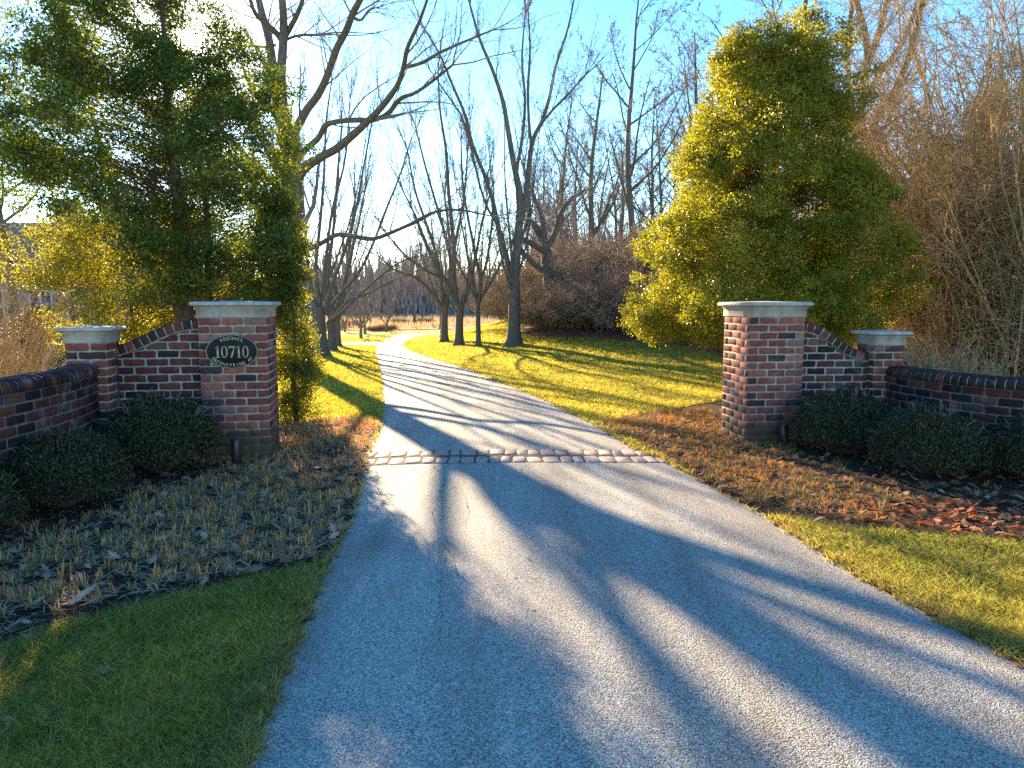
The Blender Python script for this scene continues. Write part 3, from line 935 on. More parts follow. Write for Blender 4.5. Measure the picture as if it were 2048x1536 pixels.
# ------------------------------------------------------------------ bare trees
def rv(a): return random.uniform(-a, a)
def perp(d):
    a = (rv(1), rv(1), rv(1))
    dd = d[0]*a[0]+d[1]*a[1]+d[2]*a[2]
    v = (a[0]-dd*d[0], a[1]-dd*d[1], a[2]-dd*d[2])
    l = math.sqrt(v[0]*v[0]+v[1]*v[1]+v[2]*v[2])+1e-6
    return (v[0]/l, v[1]/l, v[2]/l)
def nrm(d):
    l = math.sqrt(d[0]*d[0]+d[1]*d[1]+d[2]*d[2])+1e-9
    return (d[0]/l, d[1]/l, d[2]/l)
def grow(T, p, d, length, r, lvl, S):
    """S: per level dict(n, k, ang, lenf, rf, wob, up, sides); T[lvl] is the Tubes it goes to"""
    s = S[lvl]
    k = s['k']; seg = length/(k-1)
    pts = [p]; rad = [r]; dirs = [d]
    q = p; dd = d
    for i in range(1, k):
        dd = nrm((dd[0]+rv(s['wob']), dd[1]+rv(s['wob']), dd[2]+rv(s['wob'])+s['up']))
        q = (q[0]+dd[0]*seg, q[1]+dd[1]*seg, q[2]+dd[2]*seg)
        pts.append(q); dirs.append(dd)
        rad.append(max(s.get('rmin', 0.002), r*(1-(i/(k-1))*s.get('tap', 0.8))))
    T[lvl].add(pts, rad, s['sides'])
    if lvl+1 < len(S):
        c = S[lvl+1]; n = c['n']; n = int(n)+(1 if random.random() < n-int(n) else 0)
        for j in range(n):
            f = c.get('f0', 0.2)+(1-c.get('f0', 0.2))*(j+random.random())/n
            f = min(f, 0.999); x = f*(k-1); i = int(x); u = x-i
            a, b = pts[i], pts[i+1]
            pp = (a[0]+(b[0]-a[0])*u, a[1]+(b[1]-a[1])*u, a[2]+(b[2]-a[2])*u)
            pd = dirs[i+1]; v = perp(pd)
            ang = math.radians(c['ang']*random.uniform(0.6, 1.3))
            ca, sa = math.cos(ang), math.sin(ang)
            nd = nrm((pd[0]*ca+v[0]*sa, pd[1]*ca+v[1]*sa, pd[2]*ca+v[2]*sa+c.get('lift', 0.1)))
            L2 = length*c['lenf']*random.uniform(0.6, 1.2)*(1-0.45*f)
            grow(T, pp, nd, L2, max(c.get('rmin', 0.002), min(rad[i]*c['rf'], L2*0.013)), lvl+1, S)
def flare(r, h, k=8):
    """root flare radii"""
    return [(z, r*(1+0.75*math.exp(-z/(r*1.1)))) for z in np.linspace(0, h, k)]
def side_spawn(T, pts, rad, n, S, lvl, f0=0.15, lf=1.0, base=None):
    """side branches along a hand placed limb"""
    P = np.array(pts); d = np.r_[0, np.cumsum(np.linalg.norm(np.diff(P, axis=0), axis=1))]; L = d[-1]
    for j in range(n):
        f = f0+(1-f0)*(j+random.random())/n
        x = f*L; pp = [float(np.interp(x, d, P[:, k])) for k in range(3)]; p2 = [float(np.interp(min(L, x+0.15), d, P[:, k])) for k in range(3)]
        if x+0.15 > L: p2 = [pp[k]+(P[-1, k]-P[-2, k]) for k in range(3)]
        pd = nrm([p2[k]-pp[k] for k in range(3)]); v = perp(pd)
        ang = math.radians(S[lvl]['ang']*random.uniform(0.6, 1.3)); ca, sa = math.cos(ang), math.sin(ang)
        nd = nrm((pd[0]*ca+v[0]*sa, pd[1]*ca+v[1]*sa, pd[2]*ca+v[2]*sa+S[lvl].get('lift', 0.1)))
        rr = float(np.interp(x, d, rad))
        ln = lf*random.uniform(0.5, 1.2)*(1-0.4*f)*(base or L*0.4)
        grow(T, tuple(pp), nd, ln, max(0.004, min(rr*S[lvl]['rf'], ln*0.013)), lvl, S)
def ends(T, P, R, n, S, ln):
    d = nrm(tuple(P[-1][k]-P[-2][k] for k in range(3)))
    for j in range(n):
        v = perp(d); a = math.radians(random.uniform(5, 32)); ca, sa = math.cos(a), math.sin(a)
        grow(T, P[-1], nrm((d[0]*ca+v[0]*sa, d[1]*ca+v[1]*sa, d[2]*ca+v[2]*sa)), ln*random.uniform(0.7, 1.1), R[-1]*0.8, 3, S)
def smooth_poly(P, n):
    """Catmull-Rom through points"""
    P = [np.array(p, dtype=float) for p in P]
    Q = [2*P[0]-P[1]]+P+[2*P[-1]-P[-2]]
    out = []; m = len(P)-1
    for i in range(n):
        x = i/(n-1)*m; k = min(int(x), m-1); t = x-k
        a, b, c, d = Q[k], Q[k+1], Q[k+2], Q[k+3]
        out.append(0.5*((2*b)+(-a+c)*t+(2*a-5*b+4*c-d)*t*t+(-a+3*b-3*c+d)*t**3))
    return out
def limb(Tb, pix, D, dD, sides=8, n=None):
    """pix: (px, py, width px); D depth at start, dD change of depth along the limb"""
    m = len(pix); pts = []
    for i, (a, b, w_) in enumerate(pix):
        dep = D+dD*i/(m-1)
        pts.append((*at(a, b, dep), w_*dep/F/2))
    n = n or (m*3)
    Q = smooth_poly(pts, n)
    P = [tuple(q[:3]) for q in Q]; R = [max(0.004, float(q[3])) for q in Q]
    Tb.add(P, R, sides)
    return P, R
# twig habit: fine side shoots
S_OAK = [None, None,
         dict(k=7, n=0, ang=50, lenf=0.5, rf=0.42, wob=0.16, up=0.05, sides=5, lift=0.15),
         dict(k=6, n=6, ang=45, lenf=0.45, rf=0.5, wob=0.2, up=0.04, sides=4, f0=0.2),
         dict(k=4, n=6, ang=42, lenf=0.45, rf=0.55, wob=0.2, up=0.03, sides=3, f0=0.15, rmin=0.004),
         dict(k=3, n=2.5, ang=40, lenf=0.5, rf=0.6, wob=0.2, up=0.02, sides=3, f0=0.2, rmin=0.0035)]
S_VASE = [None, None,
          dict(k=6, n=0, ang=28, lenf=0.5, rf=0.45, wob=0.09, up=0.10, sides=5, lift=0.25),
          dict(k=5, n=6, ang=30, lenf=0.5, rf=0.5, wob=0.1, up=0.09, sides=4, f0=0.2, lift=0.2),
          dict(k=4, n=4.5, ang=34, lenf=0.55, rf=0.6, wob=0.12, up=0.07, sides=3, f0=0.15, rmin=0.0045, lift=0.15),
          dict(k=3, n=4, ang=34, lenf=0.6, rf=0.7, wob=0.12, up=0.05, sides=3, f0=0.2, rmin=0.003)]
def finish_tree(name, T0, T1, label, cat, group, base, matT=None, matC=None):
    """meshes are in world coordinates; hang them on an empty at the trunk base"""
    t_ = empty(name, base); tag(t_, label, cat, group)
    for nm, tb, mt in (('trunk', T0, matT or M_BARK), ('crown', T1, matC or M_TWIG)):
        if tb.count():
            o = tb.build(nm, mt, t_); o.location = tuple(-c for c in base)
    return t_
def trunk_base(Tb, base, top, r0, r1, sides=16, n=12):
    P, R = [], []
    for i in range(n):
        f = i/(n-1)
        f = f**1.6
        p = [base[k]+(top[k]-base[k])*f for k in range(3)]
        z = p[2]-base[2]; r = r0+(r1-r0)*f
        r *= 1+0.7*math.exp(-z/(r0*0.9))
        P.append(tuple(p)); R.append(r)
    P[0] = (P[0][0], P[0][1], P[0][2]-0.1)
    Tb.add(P, R, sides)

def big_oak():
    T0, T1 = Tubes(), Tubes()
    D = 17.5
    b = G(592, 731); D = b.y
    top = at(582, 330, D)
    trunk_base(T0, tuple(b), tuple(top), 0.30, 0.25, n=14)
    T = [T0, T0, T1, T1, T1, T1]
    limbs = [
        ([(583,335,40),(578,290,40),(570,250,36),(564,200,24),(562,150,22),(566,90,20),(567,40,18),(562,-30,15),(556,-110,10)], -0.5),
        ([(572,262,24),(556,215,20),(551,180,20),(544,120,20),(536,70,18),(522,20,16),(510,-40,13),(500,-110,9)], 1.0),
        ([(566,92,12),(556,70,13),(530,45,12),(508,22,10),(494,-30,8)], -1.0),
        ([(566,80,13),(582,52,12),(596,25,11),(608,-10,9),(618,-60,7)], -1.5),
        ([(574,285,26),(590,262,22),(612,222,19),(636,190,18),(655,150,17),(672,100,16),(692,62,16),(705,28,15),(722,-5,14),(740,-60,10)], -2.5),
        ([(704,34,8),(722,40,6),(738,20,4),(760,14,3)], -0.3),
        ([(586,330,16),(610,300,13),(636,277,13),(650,252,13),(675,243,12),(715,240,12),(745,240,12),(775,228,11),(800,198,10),(832,185,8),(870,158,7),(905,130,5)], -3.0),
        ([(590,365,30),(606,338,24),(640,315,20),(672,298,18),(706,270,17),(735,243,15),(765,212,14),(795,170,12),(808,130,11),(815,95,10),(838,45,8),(856,-5,6)], -4.0),
        ([(808,136,9),(845,125,8),(880,105,7),(925,85,6),(985,60,4)], -1.0),
        ([(560,252,12),(548,228,11),(530,205,9),(515,190,8),(500,170,6)], 0.5),
        ([(600,505,16),(640,488,12),(672,470,11),(705,472,10),(745,478,10),(790,462,9),(825,446,8),(868,424,6),(920,420,5),(985,433,3)], -3.5),
        ([(562,88,7),(580,76,6),(605,70,6),(638,70,5)], -0.6),
        ([(552,90,6),(530,94,6),(505,92,6),(470,92,4)], -0.3),
    ]
    for i, (pix, dd) in enumerate(limbs):
        P, R = limb(T0, [(a_, b_, c_*0.86) for a_, b_, c_ in pix], D, dd, 8)
        big = pix[0][2] > 14
        side_spawn(T, P, R, 9 if big else 6, S_OAK, 3, 0.3, 1.0, 2.4 if big else 1.5)
        ends(T, P, R, 3, S_OAK, 2.0)
    # limbs on the far side, away from the eye
    for k in range(7):
        a = random.uniform(0, PI); z = random.uniform(0.55, 1.0)
        p = [b[i]+(top[i]-b[i])*z for i in range(3)]
        grow(T, tuple(p), nrm((math.cos(a), abs(math.sin(a)), 0.8)), random.uniform(3.5, 6), 0.09, 2, S_OAK)
    return finish_tree('oak_tree', T0, T1, 'large spreading bare oak whose trunk rises behind the dark holly beside the plaque pillar', 'tree', None, tuple(b))
oak = big_oak()

def row_tree(px, py, wpx, stems, label, fill=6, D=None, spread=0.45, stemr=0.07, H=9.0, split=1.6, group='bare trees lining the driveway', tw=1.0, sw=0.7):
    """trunk at pixel, hand placed stems, then random upswept stems to fill the crown"""
    T0, T1 = Tubes(), Tubes(); T = [T0, T0, T1, T1, T1, T1]
    b = G(px, py); D = b.y
    r0 = wpx*D/F/2*0.85
    top = (b.x+rv(0.05), b.y, b.z+split)
    trunk_base(T0, tuple(b), top, r0, r0*0.82)
    for pix, dd in stems:
        P, R = limb(T0, [(a_, b_, c_*sw) for a_, b_, c_ in pix], D, dd, 7)
        side_spawn(T, P, R, int(4*tw), S_VASE, 2, 0.25, 1.0, H*0.26)
        side_spawn(T, P, R, int(6*tw), S_VASE, 3, 0.25, 1.0, H*0.14)
        ends(T, P, R, 3, S_VASE, H*0.2)
    for k in range(fill):
        a = (k+random.random())/fill*2*PI
        f = random.uniform(0.62, 1.0); p = tuple(b[i]+(top[i]-b[i])*f for i in range(3))
        sp = spread*random.uniform(0.35, 1.1)
        d = nrm((math.cos(a)*sp, math.sin(a)*sp, 1.0)); L = H*random.uniform(0.6, 0.95)
        n = 9; q = p; P, R = [p], [stemr*1.1]; dd = nrm((d[0]*1.8, d[1]*1.8, d[2]))
        for i in range(1, n):
            dd = nrm((dd[0]*0.93+rv(0.07), dd[1]*0.93+rv(0.07), dd[2]+0.07))
            q = tuple(q[j]+dd[j]*L/(n-1) for j in range(3)); P.append(q); R.append(stemr*(1-0.85*i/(n-1)))
        T0.add(P, R, 6)
        side_spawn(T, P, R, int(3*tw), S_VASE, 2, 0.15, 1.0, H*0.22)
        side_spawn(T, P, R, int(5*tw), S_VASE, 3, 0.25, 1.0, H*0.12)
    return finish_tree('shade_tree', T0, T1, label, 'tree', group, tuple(b))
t_l1 = row_tree(642, 713, 34, [
    ([(635,625,22),(620,560,16),(612,480,13),(606,400,11),(598,300,9),(600,190,6)], 0.3),
    ([(642,620,20),(632,540,15),(640,450,13),(648,350,10),(652,250,8),(662,170,5)], -0.3),
    ([(650,625,20),(668,560,15),(690,500,13),(712,420,11),(728,330,8),(745,240,6)], -0.6),
    ([(652,630,16),(678,590,13),(716,548,11),(745,490,10),(772,420,9),(800,350,7),(822,280,5)], -0.8),
    ([(655,648,14),(690,618,11),(725,585,9),(770,545,8),(810,520,6),(870,505,4)], -1.0),
    ([(655,645,12),(700,600,8),(730,590,7),(790,560,6),(840,540,4)], 1.5),
    ([(626,650,14),(606,632,11),(580,600,9),(560,540,7)], -0.5),
    ([(645,600,16),(652,520,13),(665,420,11),(690,320,8),(700,200,5)], 0.8),
    ], 'thick bare tree left of the drive, its many stems fanning from a low fork', fill=1, H=8.5, stemr=0.04, tw=0.75, sw=0.5)
t_l2 = row_tree(664, 701, 20, [([(662,640,18),(655,560,13),(668,450,9),(676,340,7),(684,250,5)], 0.3), ([(668,640,14),(690,560,10),(712,470,7),(730,380,5)], 0.6)],
    'bare tree standing just behind the thick low forked tree', fill=2, H=9.0, stemr=0.03)
t_l3 = row_tree(676, 693, 15, [([(676,640,14),(690,570,11),(700,480,8),(710,400,6)], 0.3)], 'third bare tree in the line behind the thick low forked tree', fill=3, H=10, stemr=0.03)
t_r1 = row_tree(1028, 691, 31, [
    ([(1026,600,28),(1030,540,27),(1036,480,24),(1040,420,22),(1038,380,20),(1026,320,16),(1016,260,14),(1005,200,12),(985,140,10),(960,80,8),(940,10,6)], -0.4),
    ([(1042,440,20),(1052,390,17),(1058,330,14),(1066,280,13),(1085,240,11),(1100,190,9),(1112,130,7),(1135,60,6),(1150,-10,4)], 0.5),
    ([(1024,560,18),(1012,510,15),(996,450,14),(985,400,12),(965,340,11),(945,290,10),(930,230,9),(905,170,7),(880,110,6),(850,60,4)], -0.8),
    ([(1036,400,12),(1034,340,10),(1044,280,9),(1050,200,8),(1044,120,6),(1050,30,4)], 0.2),
    ([(1062,290,9),(1057,230,8),(1056,170,8),(1060,100,6),(1056,20,4)], -0.5),
    ([(994,450,8),(965,390,7),(930,250,6),(905,205,5),(860,140,3)], 0.8),
    ([(1080,250,8),(1110,215,7),(1135,190,6),(1170,150,4)], -0.4),
    ([(1032,500,10),(1060,420,7),(1048,340,6)], 0.6)],
    'tall bare tree with a straight dark trunk, nearest on the right of the drive', fill=3, H=9.0, split=2.2, stemr=0.05, spread=0.35)
t_r2 = row_tree(957, 691, 12, [
    ([(957,600,11),(962,560,10),(955,530,9),(945,480,8),(935,430,7),(925,360,6),(922,280,4)], 0.2),
    ([(962,555,9),(972,530,8),(980,480,7),(985,420,6),(975,350,4)], 0.2),
    ([(958,600,8),(985,560,7),(1000,530,6),(1015,500,4)], 0.4),
    ([(956,605,8),(940,575,7),(925,545,6),(905,500,4)], -0.4)],
    'slimmest bare tree of the driveway row, with a thin dark trunk', fill=4, H=7.5, split=1.9, stemr=0.035)
t_r3 = row_tree(918, 691, 20, [
    ([(914,610,17),(908,560,15),(908,500,13),(903,440,11),(897,380,10),(892,300,8),(880,220,6),(876,140,4)], 0.2),
    ([(910,600,13),(890,560,11),(868,520,9),(850,480,8),(830,430,6),(805,380,4)], -0.5),
    ([(922,620,11),(940,570,10),(952,510,8),(965,440,6),(985,370,4)], -0.4),
    ([(906,540,10),(890,470,9),(870,400,7),(850,330,6),(830,250,4)], 0.6),
    ([(908,500,9),(920,440,8),(930,380,6),(935,300,4)], 0.5),
    ([(895,560,8),(850,540,7),(810,510,5),(785,480,3)], -1.0)],
    'dark bare tree with flared trunk and upswept stems, middle of the driveway row', fill=3, H=10.5, stemr=0.035)
t_r4 = row_tree(889, 684, 17, [
    ([(889,620,14),(882,560,11),(870,500,9),(850,440,8),(830,380,6),(815,300,4)], 0.2),
    ([(890,620,12),(900,550,10),(898,470,8),(890,400,6)], 0.2),
    ([(888,620,10),(860,580,9),(830,555,7),(790,540,5),(760,515,3)], -1.0)],
    'bare tree standing directly behind the flared one in the driveway row', fill=3, H=11, stemr=0.035)
for i, (px, py, lab) in enumerate([(886, 674, 'small distant bare tree, fifth back in the driveway row'), (884, 666, 'small distant bare tree, sixth back in the driveway row'), (882, 659, 'smallest bare tree, last in the driveway row')]):
    b = G(px, py); copy_tree(t_r4 if i % 2 == 0 else t_l3, tuple(b), 1.3+i*1.9, 0.8, lab)
# taller stand behind the thicket and beyond
def forest_tree(name, H, r, seed, S, n1, label, cat='tree', spread=0.5, f0=0.3):
    random.seed(seed)
    T0, T1 = Tubes(), Tubes(); T = [T0, T0, T1, T1, T1, T1]
    n = 12; q = (0, 0, -0.1); P, R = [q], [r*1.5]; dd = (0, 0, 1)
    for i in range(1, n):
        dd = nrm((dd[0]+rv(0.09), dd[1]+rv(0.09), dd[2]+0.12)); q = tuple(q[j]+dd[j]*H/(n-1) for j in range(3)); P.append(q); R.append(r*(1-0.86*i/(n-1)))
    T0.add(P, R, 9)
    for k in range(n1):
        f = f0+(1-f0)*(k+random.random())/n1*0.95; x = f*(n-1); i = min(int(x), n-2)
        p = tuple(P[i][j]+(P[i+1][j]-P[i][j])*(x-i) for j in range(3))
        a = random.uniform(0, 2*PI); e = random.uniform(0.5, 1.3)
        d = nrm((math.cos(a)*spread*2, math.sin(a)*spread*2, e)); L = H*0.42*(1-0.6*f)*random.uniform(0.8, 1.3)
        m_ = 8; q = p; P2, R2 = [p], [R[i]*0.5]; dd = d
        for u in range(1, m_):
            dd = nrm((dd[0]+rv(0.14), dd[1]+rv(0.14), dd[2]+0.07+rv(0.1))); q = tuple(q[j]+dd[j]*L/(m_-1) for j in range(3)); P2.append(q); R2.append(R[i]*0.5*(1-0.8*u/(m_-1)))
        T0.add(P2, R2, 6)
        side_spawn(T, P2, R2, 5, S, 2, 0.2, 1.0, L*0.45)
        side_spawn(T, P2, R2, 6, S, 3, 0.2, 1.0, L*0.28)
    t_ = empty(name); tag(t_, label, cat)
    T0.build('trunk', M_BARK, t_); T1.build('crown', M_TWIG, t_)
    return t_
def fine(S, rm):
    out = [dict(s) if s else None for s in S]
    for s in out[4:]: s['rmin'] = rm
    return out
S_F = fine(S_OAK, 0.010); S_F[4]['n'] = 5; S_F[5]['n'] = 3
f1 = forest_tree('woodland_tree', 15, 0.22, 3, S_F, 12, 'tall bare woodland tree')
f2 = forest_tree('woodland_tree', 15, 0.20, 8, S_F, 13, 'tall bare woodland tree', spread=0.35)
f3 = forest_tree('woodland_tree', 13, 0.24, 21, S_F, 11, 'tall bare woodland tree', spread=0.6, f0=0.2)
protos = [f1, f2, f3]
used = [False]*3
def put(which, px, D, rz, s, label, group, dz=0.0):
    x = (px-1024)/F*D*1.0; z = hgt(x, D)+dz
    if not used[which]:
        r = protos[which]; used[which] = True
        r.location = (x, D, z); r.rotation_euler = (0, 0, rz); r.scale = (s, s, s); r['label'] = label
        if group: r['group'] = group
        return r
    return copy_tree(protos[which], (x, D, z), rz, s, label, group)
gW = 'bare woodland trees behind the thicket'
put(0, 1268, 30, 0.3, 0.86, 'tall bare tree rising above the brown thicket just left of the sunlit holly', gW)
put(1, 1560, 30, 2.0, 1.15, 'bare tree spreading its branches above the tip of the sunlit holly', gW)
put(2, 1190, 38, 1.0, 0.95, 'bare woodland tree over the centre of the brown thicket', gW)
put(1, 1105, 44, 4.0, 0.9, 'bare woodland tree right behind the tall straight dark trunked tree', gW)
put(0, 1360, 40, 2.5, 1.0, 'bare woodland tree whose crown meets the left edge of the sunlit holly', gW)
k = 0
random.seed(4)
for px, D, s in ((1065,58,.85),(1150,55,.9),(1230,52,1.0),(1310,48,.95),(1400,44,1.0),(1450,52,1.1),(1340,62,1.1),(1130,70,1.0),(1210,72,1.0),(1030,75,.8),(1000,90,.85),(1480,42,.8),(1080,50,.75),(1180,60,1.0),(1260,58,1.0),(1370,54,1.0),(1110,62,.95),(1290,66,1.1),(1160,46,.7),(1330,44,.8),(1060,68,.9),(1420,58,1.05),(1240,46,.75),(1500,60,1.1)):
    put(k % 3, px, D, k*1.7, s, 'one of the many thin bare trees in the hazy wood behind the brown thicket', 'hazy wood behind the thicket'); k += 1
# dark stems at the right
def dark_tree(stems, D, basepx, label):
    T0, T1 = Tubes(), Tubes(); T = [T0, T0, T1, T1, T1, T1]
    x = (basepx-1024)/F*D; b = (x, D, hgt(x, D))
    for pix, dd in stems:
        P, R = limb(T0, pix, D, dd, 8)
        side_spawn(T, P, R, 9, S_OAK, 3, 0.2, 1.0, 1.8)
        side_spawn(T, P, R, 4, S_OAK, 2, 0.3, 1.0, 2.2)
    return finish_tree('woodland_tree', T0, T1, label, 'tree', gW, b)
dark_tree([([(1735,640,26),(1737,500,24),(1738,380,21),(1735,300,19),(1722,240,16),(1728,180,15),(1735,110,15),(1728,60,13),(1712,0,11),(1700,-60,9)], 0.5),
           ([(1735,130,14),(1752,80,12),(1768,30,11),(1780,-30,9)], -0.5),
           ([(1726,210,11),(1758,150,11),(1795,100,10),(1820,50,10),(1838,-10,8)], 0.6),
           ([(1700,420,9),(1708,300,10),(1705,220,10),(1694,120,10),(1700,50,9),(1706,-20,8)], 0.8)], 17, 1735, 'dark slender multi stemmed bare tree between the sunlit holly and the tan brush')
dark_tree([([(1738,600,20),(1745,480,18),(1742,340,16),(1748,250,14),(1785,190,14),(1815,120,14),(1835,50,13),(1850,-30,11)], -0.5),
           ([(1745,260,9),(1775,250,8),(1790,200,8),(1822,140,6)], 0.5)], 16, 1742, 'dark leaning bare tree partly hidden by the tan brush')
# gnarled ivy clad tree in the thicket
gt = dark_tree([([(1096,600,22),(1097,560,22),(1093,520,22),(1090,490,20),(1075,460,14),(1060,440,8)], 0.5), ([(1092,545,11),(1070,530,11),(1045,505,10),(1025,480,8)], -0.6),
           ([(1094,505,14),(1070,492,12),(1050,480,10),(1030,478,8)], 0.4), ([(1093,500,13),(1110,465,11),(1120,430,10),(1140,400,8),(1170,380,6)], -0.4),
           ([(1095,550,11),(1115,548,10),(1135,560,8)], -0.2), ([(1090,500,12),(1085,440,10),(1070,400,8),(1060,370,5)], 0.5)], 27, 1096, 'gnarled black tree with crooked limbs in the edge of the brown thicket')

# far trees beyond the meadow
gF = 'far trees beyond the dry meadow'
far = [(830,72,0.62,'broad far bare tree with heavy dark limbs standing at the meadow edge'),(742,70,0.42,None),(800,110,0.8,None),(770,130,0.9,None),(700,120,0.8,None),(660,125,0.9,None),(620,130,1.0,None),(560,140,1.0,None),(860,120,0.8,None),(900,130,0.9,None),(940,125,0.8,None),(985,120,0.9,None),(1010,130,1.0,None),(500,150,1.0,None),(440,150,1.0,None),(380,140,0.9,None),(730,150,1.0,None),(820,160,1.1,None),(880,160,1.1,None),(960,155,1.1,None),(310,150,1.0,None),(250,140,1.0,None),(180,140,1.1,None),
       (780,95,0.6,None),(715,100,0.55,None),(845,95,0.6,None),(920,100,0.6,None),(975,95,0.6,None),(640,100,0.6,None)]
for i, (px, D, s, lab) in enumerate(far):
    put(2 if i == 0 else i % 3, px, D, i*2.3, s, lab or 'one of the hazy far trees along the back of the meadow', gF)
# bare trees beyond the left edge, seen between the holly and the house
put(0, 40, 26, 1.0, 0.75, 'bare tree at the far left edge, seen through the gap under the holly crown', None)
put(1, -260, 24, 1.0, 0.9, 'bare tree outside the left edge of the lawn', None)

# small multi stem ornamental trees on the left lawn
def small_tree(seed, H, name='small_tree'):
    random.seed(seed)
    T0, T1 = Tubes(), Tubes(); T = [T0, T0, T1, T1, T1, T1]
    T0.add([(0, 0, -0.05), (0, 0, 0.15*H), (0.02, 0, 0.22*H)], [0.1, 0.08, 0.07], 8)
    for k in range(8):
        a = k/8*2*PI+rv(0.3); d = nrm((math.cos(a)*0.75, math.sin(a)*0.75, 1.0)); L = H*0.85*random.uniform(0.7, 1)
        q = (0, 0, 0.18*H); P, R = [q], [0.045]; dd = d
        for u in range(1, 6):
            dd = nrm((dd[0]+rv(0.15), dd[1]+rv(0.15), dd[2]+0.08)); q = tuple(q[j]+dd[j]*L/5 for j in range(3)); P.append(q); R.append(0.045*(1-0.8*u/5))
        T0.add(P, R, 5); side_spawn(T, P, R, 6, S_F, 3, 0.2, 1.0, H*0.32)
    t_ = empty(name); tag(t_, 'small bare ornamental tree', 'small tree')
    T0.build('trunk', M_TWIG, t_); T1.build('crown', M_TWIG, t_); return t_
st = small_tree(5, 3.0)
gS = 'small ornamental trees on the far left lawn'
spots = [(722,678,0,1.0,'small bare tree with a V of stems nearest the side drive'),(773,664,1,0.9,'rounded small bare tree standing alone right of the other ornamental trees'),(690,664,2,0.85,'small bare tree farthest back of the ornamental group'),(730,668,3,1.15,'tallest of the small ornamental trees, with a straight stem'),(612,690,4,0.9,'small bare tree half hidden behind the thick forked trunk')]
for i, (px, py, rz, s, lab) in enumerate(spots):
    b = G(px, py)
    if i == 0: st.location = tuple(b); st['label'] = lab; st['group'] = gS
    else: copy_tree(st, tuple(b), rz, s, lab, gS)

